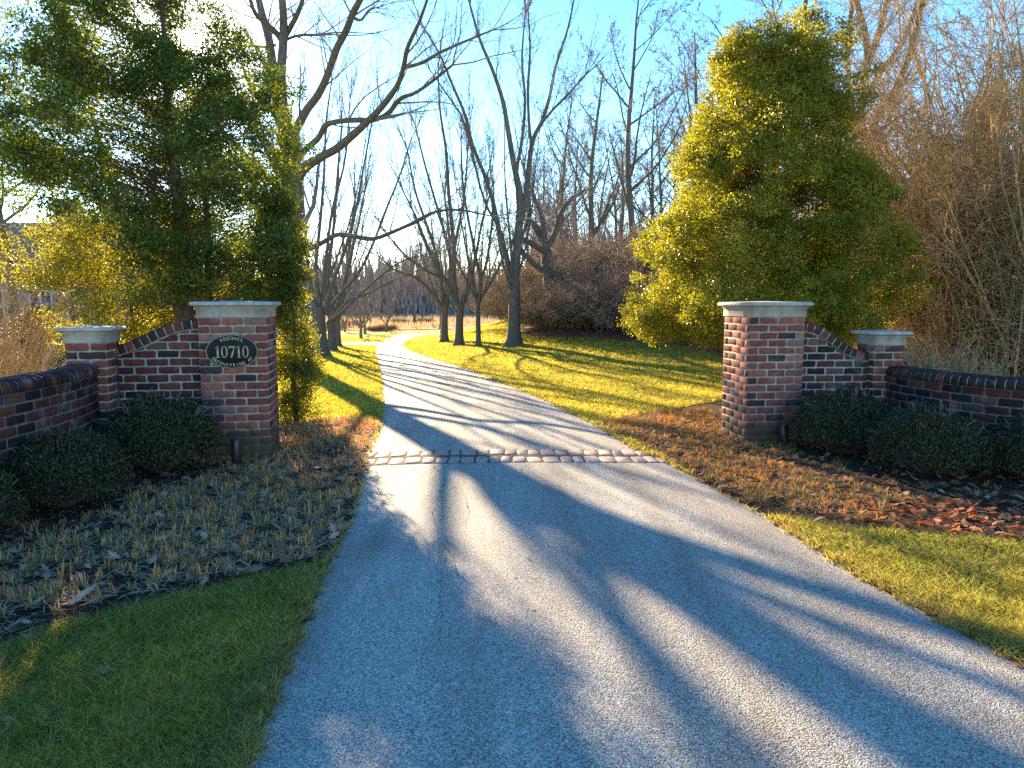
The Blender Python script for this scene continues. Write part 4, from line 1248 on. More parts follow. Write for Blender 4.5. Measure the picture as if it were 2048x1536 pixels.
# ------------------------------------------------------------------ evergreen hollies
def clump_leaves(cl, per, size, asp, up=0.5, seed=0, rout=None, axis=(0, 0), jit=1.0):
    """cl (n,4): centre and radius -> leaf arrays"""
    R = np.random.RandomState(seed)
    n = len(cl); N = n*per
    c = np.repeat(cl, per, axis=0)
    v = R.normal(size=(N, 3)); v = unit(v); rr = R.rand(N, 1)**(0.42)
    off = v*rr*c[:, 3:4]; off[:, 2] *= 0.72
    P = c[:, :3]+off
    nr = unit(v+np.array((0, 0, up))+R.normal(size=(N, 3))*0.55)
    dr = unit(v*0.7+R.normal(size=(N, 3)))
    L = size*(0.7+0.6*R.rand(N)); W = L*asp
    return P, dr, nr, L, W, R
def holly(name, axisx, axisy, prof, seed, nclump, per, holes, label, group, hue=(0.085, 0.125, 0.022), trunk_r=0.1, lean=(0, 0), cut=0.0, trunk_at=None, clr=(0.11, 0.25), yell=0.12, size=0.042, extra_trunks=(), gapn=1.7):
    """prof: (z, radius, centre x offset)"""
    random.seed(seed); R = np.random.RandomState(seed)
    zs = [p[0] for p in prof]; rs = [p[1] for p in prof]; xo = [p[2] for p in prof]
    gz = hgt(axisx, axisy)
    b = (axisx if trunk_at is None else trunk_at, axisy, gz)
    ztop = zs[-1]
    cl = []
    tries = 0
    while len(cl) < nclump and tries < nclump*40:
        tries += 1
        z = random.uniform(zs[0], zs[-1]); r = float(np.interp(z, zs, rs)); rmax = max(rs)
        if random.random() > (r/rmax)**1.5+0.08: continue
        a = random.uniform(0, 2*PI); q = random.random()**0.45
        # lobed outline
        lob = 1+0.10*math.sin(a*3+z*2.3+seed)+0.10*noise.noise(Vector((math.cos(a)*1.6, math.sin(a)*1.6, z*1.3+seed)))*2
        rc = r*lob
        cr = random.uniform(*clr)
        rad = max(0.0, rc-cr*0.8)*q
        x = axisx+float(np.interp(z, zs, xo))+rad*math.cos(a); y = axisy+rad*math.sin(a)
        g = noise.noise(Vector((x*gapn+seed*3.7, y*gapn, z*gapn*1.05)))
        if gapn < 5 and g < cut-0.12 and q < 0.97: continue
        if gapn < 5 and g < cut-0.3: continue
        bad = False
        if name == 'holly_tree' and axisx < 0 and z < 2.35 and x < -3.95: continue
        for hx, hz, hrx, hrz in holes:
            if ((x-hx)/hrx)**2+((z-hz)/hrz)**2 < 1: bad = True; break
        if bad: continue
        cl.append((x, y, z, cr))
    cl = np.array(cl)
    T0, T1 = Tubes(), Tubes()
    def tx(z): return b[0]+0.3*(axisx+float(np.interp(z, zs, xo))-b[0])*sst(gz+1.0, ztop, z)
    P, Rr = [], []
    n = 16
    for i in range(n):
        z = gz-0.1+(ztop-0.3-gz)*i/(n-1)
        P.append((tx(z)+0.05*noise.noise(Vector((z*1.3, seed, 0))), axisy+0.05*noise.noise(Vector((z*1.3, seed, 7))), z)); Rr.append(max(0.012, trunk_r*(1.15-1.05*i/(n-1))*(1.3 if i == 0 else 1)))
    T0.add(P, Rr, 10)
    for tr in extra_trunks:
        Q = smooth_poly([tuple(t_)+(0,) if len(t_) == 3 else t_ for t_ in tr], 12)
        T0.add([tuple(q[:3]) for q in Q], [max(0.01, q[3]) for q in Q], 8)
    for (x, y, z, cr) in cl:
        if random.random() > 0.3: continue
        d = math.hypot(x-tx(z), y-axisy)
        z0 = max(gz+0.5, z-d*random.uniform(0.1, 0.65)); z0 = min(z0, ztop-0.5)
        p0 = np.array((tx(z0), axisy, z0)); p1 = np.array((x, y, z)); mid = (p0+p1)/2+np.array((rv(0.1), rv(0.1), rv(0.08)+0.05*d))
        r0 = 0.003+0.0035*d*random.random()
        Q = smooth_poly([tuple(p0), tuple(mid), tuple(p1)], 7)
        T0.add([tuple(q) for q in Q], list(np.linspace(r0, 0.003, 7)), 4)
    t_ = empty(name, b); tag(t_, label, 'tree' if 'tree' in name else 'shrub', group)
    o = T0.build('trunk', M_TWIG, t_, col0=(0.55, 0.5, 0.45)); o.location = tuple(-c for c in b)
    Pl, dr, nr, L, W, RR = clump_leaves(cl, per, size, 0.46, seed=seed)
    cvk = np.repeat(RR.rand(len(cl)), per)
    if name == 'holly_tree' and axisx < 0:
        rel = Pl-np.array((0, 0, CAMZ)); sd = np.array(sund); m_ = np.linalg.norm(np.cross(rel, sd), axis=1) > 0.03+0.30*RR.rand(len(Pl))**1.3
        Pl, dr, nr, L, W, cvk = Pl[m_], dr[m_], nr[m_], L[m_], W[m_], cvk[m_]
    N = len(Pl)
    cv = cvk[:, None]; k = RR.rand(N, 1)
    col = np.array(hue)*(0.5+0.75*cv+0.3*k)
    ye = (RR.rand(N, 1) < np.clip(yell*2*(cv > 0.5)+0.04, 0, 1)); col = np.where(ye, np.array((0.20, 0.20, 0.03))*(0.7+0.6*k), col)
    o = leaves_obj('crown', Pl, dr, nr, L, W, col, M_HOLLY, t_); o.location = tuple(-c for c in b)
    return t_
# left, dark, behind the plaque pillar (profile in metres over the ground)
holly('holly_tree', -4.15, 8.7, [(1.3,1.55,0.05),(1.7,1.66,0.06),(2.2,1.72,0.0),(2.7,1.84,-0.05),(3.3,1.86,-0.1),(3.9,1.72,-0.15),(4.4,1.36,-0.1),(4.8,1.05,-0.08),(5.2,0.72,-0.05),(5.55,0.3,-0.0)],
      4, 2000, 80, [(-3.66,4.5,0.27,0.27),(-4.3,4.2,0.2,0.16),(-5.2,3.3,0.25,0.14),(-3.3,3.5,0.15,0.2),(-5.35,2.28,0.75,0.26),(-4.9,2.62,0.35,0.16),(-3.9,2.9,0.22,0.25),(-4.6,3.5,0.22,0.25),(-3.35,2.35,0.18,0.22)], 'tall dark backlit holly with sky showing through its crown, behind the plaque pillar', None,
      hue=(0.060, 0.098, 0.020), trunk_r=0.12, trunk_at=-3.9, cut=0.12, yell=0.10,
      extra_trunks=[[(-3.66,8.7,-0.1,0.06),(-3.62,8.7,1.5,0.05),(-3.6,8.72,2.6,0.035),(-3.75,8.7,3.6,0.02)],
                    [(-3.95,8.7,1.4,0.06),(-4.5,8.8,2.2,0.05),(-4.75,8.8,2.9,0.035),(-5.0,8.9,3.8,0.02)]])
holly('holly_shrub', -4.9, 9.4, [(0.75,1.0,0.4),(1.0,1.35,0.3),(1.5,1.5,0.1),(1.95,1.6,-0.05),(2.25,1.45,-0.1),(2.45,0.9,0.0)],
      9, 480, 140, [(-5.75,1.55,0.5,0.2)], 'bright yellow green holly growth under the dark holly crown, above the short pier', None,
      hue=(0.16, 0.165, 0.022), trunk_r=0.06, yell=0.65, cut=0.0, clr=(0.15, 0.27), size=0.036)  # sunlit glow of the lower limbs put into a yellower leaf colour
holly('holly_shrub', -2.72, 9.0, [(0.02,0.34,0.02),(0.5,0.42,0.02),(0.9,0.42,0),(1.3,0.40,-0.05),(1.75,0.44,-0.08),(2.3,0.46,-0.1),(2.8,0.3,-0.15)],
      14, 190, 190, [], 'narrow column of holly foliage reaching the lawn just behind the plaque pillar', None,
      hue=(0.09, 0.12, 0.02), trunk_r=0.03, yell=0.25, clr=(0.13, 0.22), size=0.034, gapn=9)
holly('holly_tree', 3.72, 10.6, [(0.95,1.55,-0.3),(1.3,1.98,-0.16),(1.75,2.05,-0.1),(2.2,1.9,-0.06),(2.7,1.75,0),(3.2,1.58,0.02),(3.8,1.42,0.02),(4.3,1.28,0.02),(4.75,1.10,0.04),(5.1,0.92,0.05),(5.35,0.66,0.06),(5.5,0.34,0.08)],
      23, 3000, 105, [(3.78,2.75,0.30,0.22),(3.75,1.2,0.2,0.22),(2.25,3.05,0.30,0.17),(4.85,3.9,0.2,0.2),(3.2,2.55,0.25,0.10)], 'sunlit golden green holly of conical shape behind the pillar without a plaque', None,
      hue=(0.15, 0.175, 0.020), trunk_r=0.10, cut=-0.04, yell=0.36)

# ------------------------------------------------------------------ boxwood balls
def boxwood():
    R = np.random.RandomState(2)
    N = 30000
    v = unit(R.normal(size=(N, 3))); v[:, 2] = np.abs(v[:, 2])*1.0-0.25*(R.rand(N) < 0.35)*R.rand(N)
    v = unit(v)
    bum = np.array([1+0.13*noise.noise(Vector(p*2.0))+0.09*noise.noise(Vector(p*5.5)) for p in v])[:, None]
    r = (1-0.22*R.rand(N, 1)**1.6)*bum
    P = v*r*np.array((1, 1, 0.78)); P[:, 2] += 0.42
    P = P[P[:, 2] > 0.02]; n = len(P)
    vv = unit(P-np.array((0, 0, 0.3)))
    nr = unit(vv+R.normal(size=(n, 3))*0.6); dr = unit(vv*0.6+R.normal(size=(n, 3)))
    k = R.rand(n, 1)
    col = np.array((0.024, 0.030, 0.010))*(0.6+0.9*k)
    col = np.where(R.rand(n, 1) < 0.13, np.array((0.14, 0.115, 0.045)), col)
    t_ = empty('boxwood_shrub')
    leaves_obj('foliage', P, dr, nr, 0.034*(0.7+0.6*R.rand(n)), 0.019*np.ones(n), col, M_BOX, t_)
    T = Tubes()
    for i in range(170):
        a = random.uniform(0, 2*PI); e = random.uniform(0.05, 1.4); L = random.uniform(0.75, 1.02)
        d = (math.cos(a)*math.cos(e), math.sin(a)*math.cos(e), math.sin(e)*0.85)
        T.add([(0, 0, 0.05), (d[0]*L*0.5, d[1]*L*0.5, 0.25+d[2]*L*0.4), (d[0]*L, d[1]*L, 0.38+d[2]*L*0.74)], [0.02, 0.012, 0.004], 4)
    for i in range(70):
        a = random.uniform(0, 2*PI); e = random.uniform(0.2, 1.4)
        d = (math.cos(a)*math.cos(e), math.sin(a)*math.cos(e), math.sin(e)); q = random.uniform(1.04, 1.16)
        T.add([(d[0]*0.85, d[1]*0.85, 0.40+d[2]*0.62), (d[0]*0.97+rv(0.02), d[1]*0.97+rv(0.02), 0.42+d[2]*0.76), (d[0]*q+rv(0.05), d[1]*q+rv(0.05), 0.43+d[2]*0.78*q)], [0.004, 0.003, 0.002], 3, (1.6, 1.4, 1.1))
    T.build('branches', M_TWIG, t_, col0=(0.4, 0.35, 0.3))
    return t_
bx = boxwood()
gB = 'clipped boxwood balls in front of the walls'
BX = [(-3.03, 6.12, 0.49, 0.58, 0.0, 'clipped dark boxwood ball against the foot of the plaque pillar'),
      (-3.22, 5.10, 0.43, 0.48, 1.2, 'clipped dark boxwood ball second from the plaque pillar, before the low wall'),
      (-3.42, 4.25, 0.40, 0.47, 2.2, 'clipped boxwood ball cut by the left picture edge'),
      (3.17, 6.80, 0.50, 0.56, 3.1, 'clipped dark boxwood ball against the pillar without a plaque'),
      (3.50, 5.98, 0.47, 0.52, 4.0, 'clipped boxwood ball between two others before the low wall with tan shrub behind'),
      (4.22, 5.75, 0.42, 0.48, 5.2, 'clipped boxwood ball cut by the right picture edge')]
for i, (x, y, r, hz, rz, lab) in enumerate(BX):
    if i == 0: t_ = bx; tag(bx, lab, 'shrub', gB)
    else: t_ = copy_tree(bx, (x, y, 0), rz, 1, lab, gB)
    t_.location = (x, y, 0.0); t_.rotation_euler = (0, 0, rz); t_.scale = (r, r, hz*1.02)

# ------------------------------------------------------------------ twig shrubs and brush
def stem_shrub(name, seed, nst, H, spread, base_r, r0, S, nside, label, cat, mat, sub=0.3, arch=0.0, f0=0.2):
    random.seed(seed)
    T0, T1 = Tubes(), Tubes(); T = [T0, T0, T1, T1, T1, T1]
    wb = 0.12 if H < 3 else 0.2
    for k in range(nst):
        a = random.uniform(0, 2*PI); q = random.random()**0.6
        p = (math.cos(a)*base_r*q, math.sin(a)*base_r*q, -0.05); sp = spread*random.uniform(0.1, 1.1)
        a2 = a+rv(0.7)
        d = nrm((math.cos(a2)*sp, math.sin(a2)*sp, 1.0)); L = H*random.uniform(0.55, 1.05)*math.sqrt(1+sp*sp*0.4)
        n = 8; P, R = [p], [r0]; qd = p; dd = d
        for u in range(1, n):
            dd = nrm((dd[0]+rv(wb)+math.cos(a2)*arch*u/n, dd[1]+rv(wb)+math.sin(a2)*arch*u/n, dd[2]+rv(0.05)-arch*0.6*u/n))
            qd = tuple(qd[j]+dd[j]*L/(n-1) for j in range(3)); P.append(qd); R.append(r0*(1-0.8*u/(n-1)))
        T0.add(P, R, 4)
        side_spawn(T, P, R, nside, S, 3, f0, 1.0, H*sub)
    t_ = empty(name); tag(t_, label, cat)
    T0.build('stems', mat, t_); T1.build('twigs', mat, t_)
    return t_
S_B = [None, None, None,
       dict(k=5, n=0, ang=55, lenf=0.4, rf=0.55, wob=0.3, up=-0.02, sides=3, rmin=0.0035, lift=0.0),
       dict(k=4, n=5, ang=45, lenf=0.5, rf=0.65, wob=0.25, up=0.0, sides=3, rmin=0.0028, lift=0.0),
       dict(k=3, n=2.5, ang=45, lenf=0.5, rf=0.8, wob=0.2, up=0.0, sides=3, rmin=0.0024)]
S_T = fine([None, None, None]+[dict(s) for s in S_B[3:]], 0.006)
def place(proto, lst, group):
    for i, (x, y, rz, s, sq, lab) in enumerate(lst):
        if i == 0:
            proto.location = (x, y, hgt(x, y)); proto.rotation_euler = (0, 0, rz); proto.scale = (s*sq, s*sq, s); proto['label'] = lab; proto['group'] = group
        else: copy_tree(proto, (x, y, hgt(x, y)), rz, s, lab, group, sq)
def X(px, D): return (px-1024)/F*D
br1 = stem_shrub('tall_shrub', 31, 70, 7.4, 0.26, 0.9, 0.016, S_B, 18, 'brush', 'shrub', M_BRUSH, 0.15, 0.18, 0.04)
br2 = stem_shrub('tall_shrub', 37, 70, 7.0, 0.28, 0.8, 0.015, S_B, 18, 'brush', 'shrub', M_BRUSH, 0.15, 0.26, 0.04)
gR = 'tall tangled tan brush along the right edge'
place(br1, [(X(1985, 11.6), 11.6, 0.5, 1.05, 1.0, 'tall tangle of tan brush rising out of the picture above the clipped tan shrub'),
            (X(1830, 13.2), 13.2, 2.6, 0.86, 0.9, 'tan brush pressing against the sunlit holly on its far side'),
            (X(2120, 10.2), 10.2, 4.0, 1.0, 1.0, 'tall tan brush cut by the right picture edge'),
            (X(1905, 15.2), 15.2, 5.1, 1.0, 1.1, 'tan brush standing in the second rank behind the tall tangle')], gR)
place(br2, [(X(1900, 12.4), 12.4, 1.1, 0.9, 0.9, 'dense tan brush between the tall tangle and the sunlit holly'),
            (X(2040, 13.2), 13.2, 3.3, 1.2, 1.0, 'tallest tan brush at the back near the right picture edge'),
            (X(1775, 14.6), 14.6, 0.2, 0.72, 0.9, 'low brown brush glimpsed behind the flank of the sunlit holly'),
            (X(2220, 12.0), 12.0, 2.2, 1.1, 1.0, 'tan brush just outside the right picture edge'),
            (X(1940, 12.6), 12.6, 5.5, 1.22, 0.85, 'upright tan brush whose tips leave the top of the picture'),
            (X(2020, 11.4), 11.4, 0.9, 1.15, 0.85, 'tan brush in the front rank near the right picture edge')], gR)
cs = stem_shrub('clipped_shrub', 41, 130, 0.95, 0.95, 0.30, 0.006, [None, None, None, dict(k=4, n=0, ang=30, lenf=0.4, rf=0.7, wob=0.15, up=0.08, sides=3, rmin=0.003, lift=0.2), dict(k=3, n=3, ang=30, lenf=0.6, rf=0.8, wob=0.1, up=0.08, sides=3, rmin=0.0025, lift=0.2)],
               7, 'shrub', 'shrub', M_BRUSH, 0.30, 0.0, 0.35)
cs.location = (X(1885, 8.6), 8.6, hgt(X(1885, 8.6), 8.6)); cs.scale = (0.95, 0.75, 1.12); cs['label'] = 'clipped leafless tan shrub lit by the sun behind the low wall'; cs['group'] = 'clipped leafless shrubs behind the low walls'
copy_tree(cs, (X(70, 8.2), 8.2, 0), 1.0, 0.98, 'twiggy cut back shrub with sawn stubs behind the low wall on the plaque side', 'clipped leafless shrubs behind the low walls')
copy_tree(br2, (X(-5, 9.8), 9.8, 0), 0.4, 0.42, 'pale tangled bare shrub at the left edge in front of the brick house', None)
# sawn stubs beside the cut back shrub
for i, (px, D, h_, lab) in enumerate([(93, 7.6, 0.95, 'thick sawn stub leaning right above the low wall'), (124, 7.5, 0.86, 'shorter sawn stub next to the short pier by the plaque pillar')]):
    T = Tubes(); x = X(px, D)
    T.add([(x-0.05, D, 0.0), (x-0.04, D, h_*0.8), (x-0.03, D, h_*0.93), (x+0.07, D, h_*1.06), (x+0.075, D, h_*1.065)], [0.035, 0.03, 0.028, 0.024, 0.001], 9)
    o = T.build('sawn_stub', M_BRUSH); tag(o, lab, 'stump', 'sawn stubs')

th1 = stem_shrub('thicket_shrub', 51, 150, 3.6, 0.75, 1.5, 0.016, S_T, 16, 'thicket', 'shrub', M_THICK, 0.26, 0.5)
gT = 'brown thicket shrubs at the edge of the wood'
TH = [(1105, 29, 0.3, 0.66, 1.1, 'brown thicket shrub beside the tall straight dark trunk'),
      (1180, 27, 1.3, 0.72, 1.1, 'brown thicket shrub second from the straight dark trunk, above the pink leaf litter'),
      (1262, 26, 2.3, 0.85, 1.1, 'rust brown thicket shrub in the middle of the thicket front'),
      (1345, 25, 3.3, 0.95, 1.1, 'tall rust brown thicket shrub touching the sunlit holly'),
      (1440, 24, 4.3, 0.9, 1.1, 'brown thicket shrub seen under the skirt of the sunlit holly'),
      (1540, 23, 5.3, 0.95, 1.1, 'brown thicket shrub behind the trunk of the sunlit holly'),
      (1650, 22, 0.9, 0.95, 1.1, 'brown thicket shrub behind the pillar without a plaque'),
      (1760, 21, 1.9, 1.0, 1.1, 'brown thicket shrub behind the short pier of the sunlit side'),
      (1150, 33, 2.9, 1.15, 1.1, 'taller thicket shrub at the back behind the gnarled tree'),
      (1240, 32, 3.9, 1.35, 1.1, 'taller thicket shrub at the back in the middle'),
      (1330, 31, 4.9, 1.5, 1.1, 'tallest thicket shrub at the back, near the holly top'),
      (1420, 30, 5.9, 1.5, 1.1, 'tall thicket shrub at the back, half behind the holly'),
      (1880, 20, 2.9, 1.3, 1.1, 'brown thicket shrub deep behind the tan brush'),
      (2000, 19, 0.9, 1.3, 1.1, 'brown thicket shrub farthest right behind the tan brush'),
      (1062, 35, 1.9, 0.7, 1.0, 'last low thicket shrub on the crest of the lawn'),
      (1030, 40, 0.9, 0.62, 1.0, 'distant low thicket shrub beyond the crest of the lawn')]
place(th1, [(X(px, D), D, rz, s, sq, lab) for px, D, rz, s, sq, lab in TH], gT)
# low russet shrubs at the end of the left lawn
place2 = [(800, 650, 0.30), (775, 662, 0.24), (752, 664, 0.22), (700, 655, 0.3), (850, 648, 0.3), (670, 660, 0.3), (625, 668, 0.28)]
for i, (px, py, s) in enumerate(place2):
    b = G(px, py)
    copy_tree(th1, tuple(b), i*1.1, s, 'low twiggy shrub where the left lawn meets the meadow', 'low twiggy shrubs at the meadow edge')

# ------------------------------------------------------------------ dark conifers behind
def conifer(seed, H, Rb, n, hue, label, name='evergreen_tree'):
    random.seed(seed); cl = []
    T = Tubes(); T.add([(0, 0, -0.1), (0, 0, H*0.5), (0, 0, H)], [0.16, 0.1, 0.02], 8)
    for i in range(n):
        z = H*(0.06+0.94*random.random()**1.15); r = Rb*(1-z/H)**0.75+0.15
        a = random.uniform(0, 2*PI); q = random.random()**0.5
        x, y = math.cos(a)*r*q, math.sin(a)*r*q
        if noise.noise(Vector((x*0.9+seed, y*0.9, z*1.1))) < -0.14: continue
        cl.append((x, y, z-0.25*q*r, random.uniform(0.18, 0.34)))
        if random.random() < 0.4: T.add([(0, 0, z), (x*0.5, y*0.5, z-0.03), (x, y, z-0.25*q*r)], [0.02, 0.012, 0.004], 4)
    cl = np.array(cl)
    P, dr, nr, L, W, R = clump_leaves(cl, 55, 0.11, 0.22, seed=seed)
    k = R.rand(len(P), 1)
    t_ = empty(name); tag(t_, label, 'tree')
    T.build('trunk', M_TWIG, t_)
    leaves_obj('crown', P, dr, nr, L, W, np.array(hue)*(0.6+0.8*k), M_BOX, t_)
    return t_
cf = conifer(3, 6.0, 2.0, 900, (0.055, 0.075, 0.028), 'tall dark evergreen seen through the tan brush at the right edge')
cf.location = (X(1960, 15.5), 15.5, hgt(9, 15)); cf['group'] = 'dark evergreens'
copy_tree(cf, (X(1850, 17), 17, hgt(8, 17)), 2.0, 0.85, 'dark evergreen behind the dense tan brush, close to the leaning bare tree', 'dark evergreens')
copy_tree(cf, (X(2090, 14.5), 14.5, hgt(9, 14)), 4.0, 0.9, 'dark evergreen behind the brush cut by the right picture edge', 'dark evergreens')
lo1 = copy_tree(cf, (X(85, 13.5), 13.5, 0), 1.0, 0.24, 'low dark evergreen bush before the house, between the tangled shrub and the short pier', 'low dark evergreen bushes', 2.4)
copy_tree(cf, (X(150, 14.5), 14.5, 0), 3.0, 0.18, 'lower dark evergreen bush hidden partly by the short pier of the plaque side', 'low dark evergreen bushes', 3.0)
copy_tree(cf, (X(28, 14.5), 14.5, 0), 5.0, 0.20, 'dark evergreen bush at the left edge behind the tangled shrub', 'low dark evergreen bushes', 2.6)
for i, (px, D, s, lab) in enumerate([(160, 46, 0.85, 'evergreen tree beside the house chimney'), (-60, 50, 1.0, 'evergreen tree outside the left edge near the house')]):
    copy_tree(cf, (X(px, D), D, hgt(X(px, D), D)), i*2, s, lab, 'evergreens by the house')

# ------------------------------------------------------------------ the house beyond the left holly
def house():
    D = 38.0; x0, x1 = X(-60, D), X(300, D); g = hgt(-20, D)
    t_ = empty('brick_house', ((x0+x1)/2, D, g), 0.0); tag(t_, 'brick house with twin chimneys seen through the holly at the far left', 'house')
    W = (x1-x0)/2; H = 3.4; Dp = 4.0
    m_ = MB(); m_.box(ident, (-W, -Dp, -0.5), (W, Dp, H))
    m_.add([(-W, -Dp, H), (-W, Dp, H), (-W, 0, H+2.4)], [(0, 2, 1)]); m_.add([(W, -Dp, H), (W, Dp, H), (W, 0, H+2.4)], [(0, 1, 2)])
    m_.build('wall', M_HWALL, t_)
    m_ = MB(); e = 0.35
    for sgn in (-1, 1):
        ys = -Dp*sgn*1.09; zl = H-0.2
        V = [(-W-e, ys, zl), (W+e, ys, zl), (W+e, 0, H+2.45), (-W-e, 0, H+2.45), (-W-e, ys, zl+0.14), (W+e, ys, zl+0.14), (W+e, 0, H+2.6), (-W-e, 0, H+2.6)]
        m_.add(V, [(0, 1, 2, 3), (4, 7, 6, 5), (0, 4, 5, 1), (0, 3, 7, 4), (1, 5, 6, 2)])
    rf = m_.build('roof', M_ROOF, t_)
    for cx in (X(152, D)-(x0+x1)/2, X(245, D)-(x0+x1)/2):
        m_ = MB(); m_.box(ident, (cx-0.42, -0.5, H+1.0), (cx+0.42, 0.5, H+3.6)); m_.box(ident, (cx-0.5, -0.58, H+3.6), (cx+0.5, 0.58, H+3.75))
        m_.build('chimney', M_HWALL, rf)
    for wx in np.linspace(-W+1.2, W-1.2, 5):
        m_ = MB(); y = -Dp
        for a, b in (((-0.55, 0.9), (-0.47, 2.5)), ((0.47, 0.9), (0.55, 2.5)), ((-0.47, 2.42), (0.47, 2.5)), ((-0.47, 0.9), (0.47, 0.98)), ((-0.03, 0.98), (0.03, 2.42))):
            m_.box(ident, (wx+a[0], y-0.05, a[1]), (wx+b[0], y+0.02, b[1]))
        fr = m_.build('window', M_WHITE, t_)
        m_ = MB(); m_.box(ident, (wx-0.46, y-0.02, 0.99), (wx+0.46, y+0.03, 2.41)); m_.build('pane', M_GLASS, fr)
house()

# ------------------------------------------------------------------ grass, bed plants, leaves
def emit(name, P, lean, H, W, ang, col, mat, kind='stuff', colb=None):
    V, f, lt = blades_arrays(P, lean, H, W, ang)
    c = np.repeat(col, 5, axis=0)
    if colb is not None:
        c = c.reshape(-1, 5, 3); c[:, 0] = colb; c[:, 1] = colb; c = c.reshape(-1, 3)
    o = mesh_np(name, V, f, lt, mat, None, c); o['kind'] = kind
    return o
def lawn():
    R = np.random.RandomState(5)
    pts = []
    # sample in (angle, distance) so density falls with distance
    N = 1500000
    D = 1.9*(42/1.9)**(R.rand(N)**0.85)
    u = (R.rand(N)*2-1)*0.80
    x = u*D; y = D
    # weight: uniform in this log polar space means density ~1/D^2
    xrr, xll = XR(y), XL(y)
    edge = 0.035*(np.sin(y*23)+np.sin(y*61+2))*0.5
    keep = (x > xrr+0.0+edge) | (x < xll-0.0+edge)
    keep &= ~inpoly(x, y, BED_L) & ~inpoly(x, y, BED_R) & ~inpoly(x, y, LIT)
    # side drive
    SD = [np.array(G(*p)[:2]) for p in bl]+[np.array(G(*p)[:2]) for p in bu][::-1]
    keep &= ~inpoly(x, y, SD)
    keep &= ~((x < -3.2) & (y < 6.5) & (y > 3.2)) & ~((x > 3.6) & (y < 7.5) & (y > 5.3))
    x, y, D = x[keep], y[keep], D[keep]
    # thin toward far distance
    n = len(x)
    z = hv(x, y)
    ns = np.array([noise.noise(Vector((a*1.1, b*1.1, 0.0))) for a, b in zip(x, y)])
    ns2 = np.array([noise.noise(Vector((a*5.5, b*5.5, 4.0))) for a, b in zip(x, y)])
    H = (0.030+0.040*R.rand(n)**1.5+0.02*ns2)
    W = 0.0034+0.0009*np.maximum(0, D-2)
    W = np.minimum(W, 0.022)
    ang = R.rand(n)*PI
    la = R.rand(n)*2*PI+ns*3; lm = H*(0.3+1.5*R.rand(n))
    lean = np.stack([np.cos(la), np.sin(la)], axis=1)*lm[:, None]
    k = R.rand(n, 1)
    near = np.clip((9-D)/4, 0, 1)[:, None]
    green = np.array((0.19, 0.235, 0.05)); lime = np.array((0.38, 0.36, 0.05)); straw = np.array((0.34, 0.27, 0.12))
    ns3 = np.array([noise.noise(Vector((a*2.7+9, b*2.7, 1.0))) for a, b in zip(x, y)])
    mixv = np.clip(0.75+ns*0.9-0.45*near[:, 0]+0.45*ns3+0.25*ns2, 0, 1)[:, None]
    c = green*(1-mixv)+lime*mixv
    # straw coloured along the road edge
    ed = np.minimum(np.abs(x-XR(y)), np.abs(x-XL(y)))
    ps = (0.26+0.6*np.exp(-ed/0.07)*(D < 9)+0.12*np.clip(ns2+0.2, 0, 1)+0.5*np.clip(ns3-0.15, 0, 1))
    c = np.where(R.rand(n, 1) < ps[:, None], straw, c)*(0.35+1.2*k)
    P = np.stack([x, y, z-0.002], axis=1)
    emit('grass', P, lean, H, W, ang, c, M_GRASS)
    print('grass blades', n)
lawn()

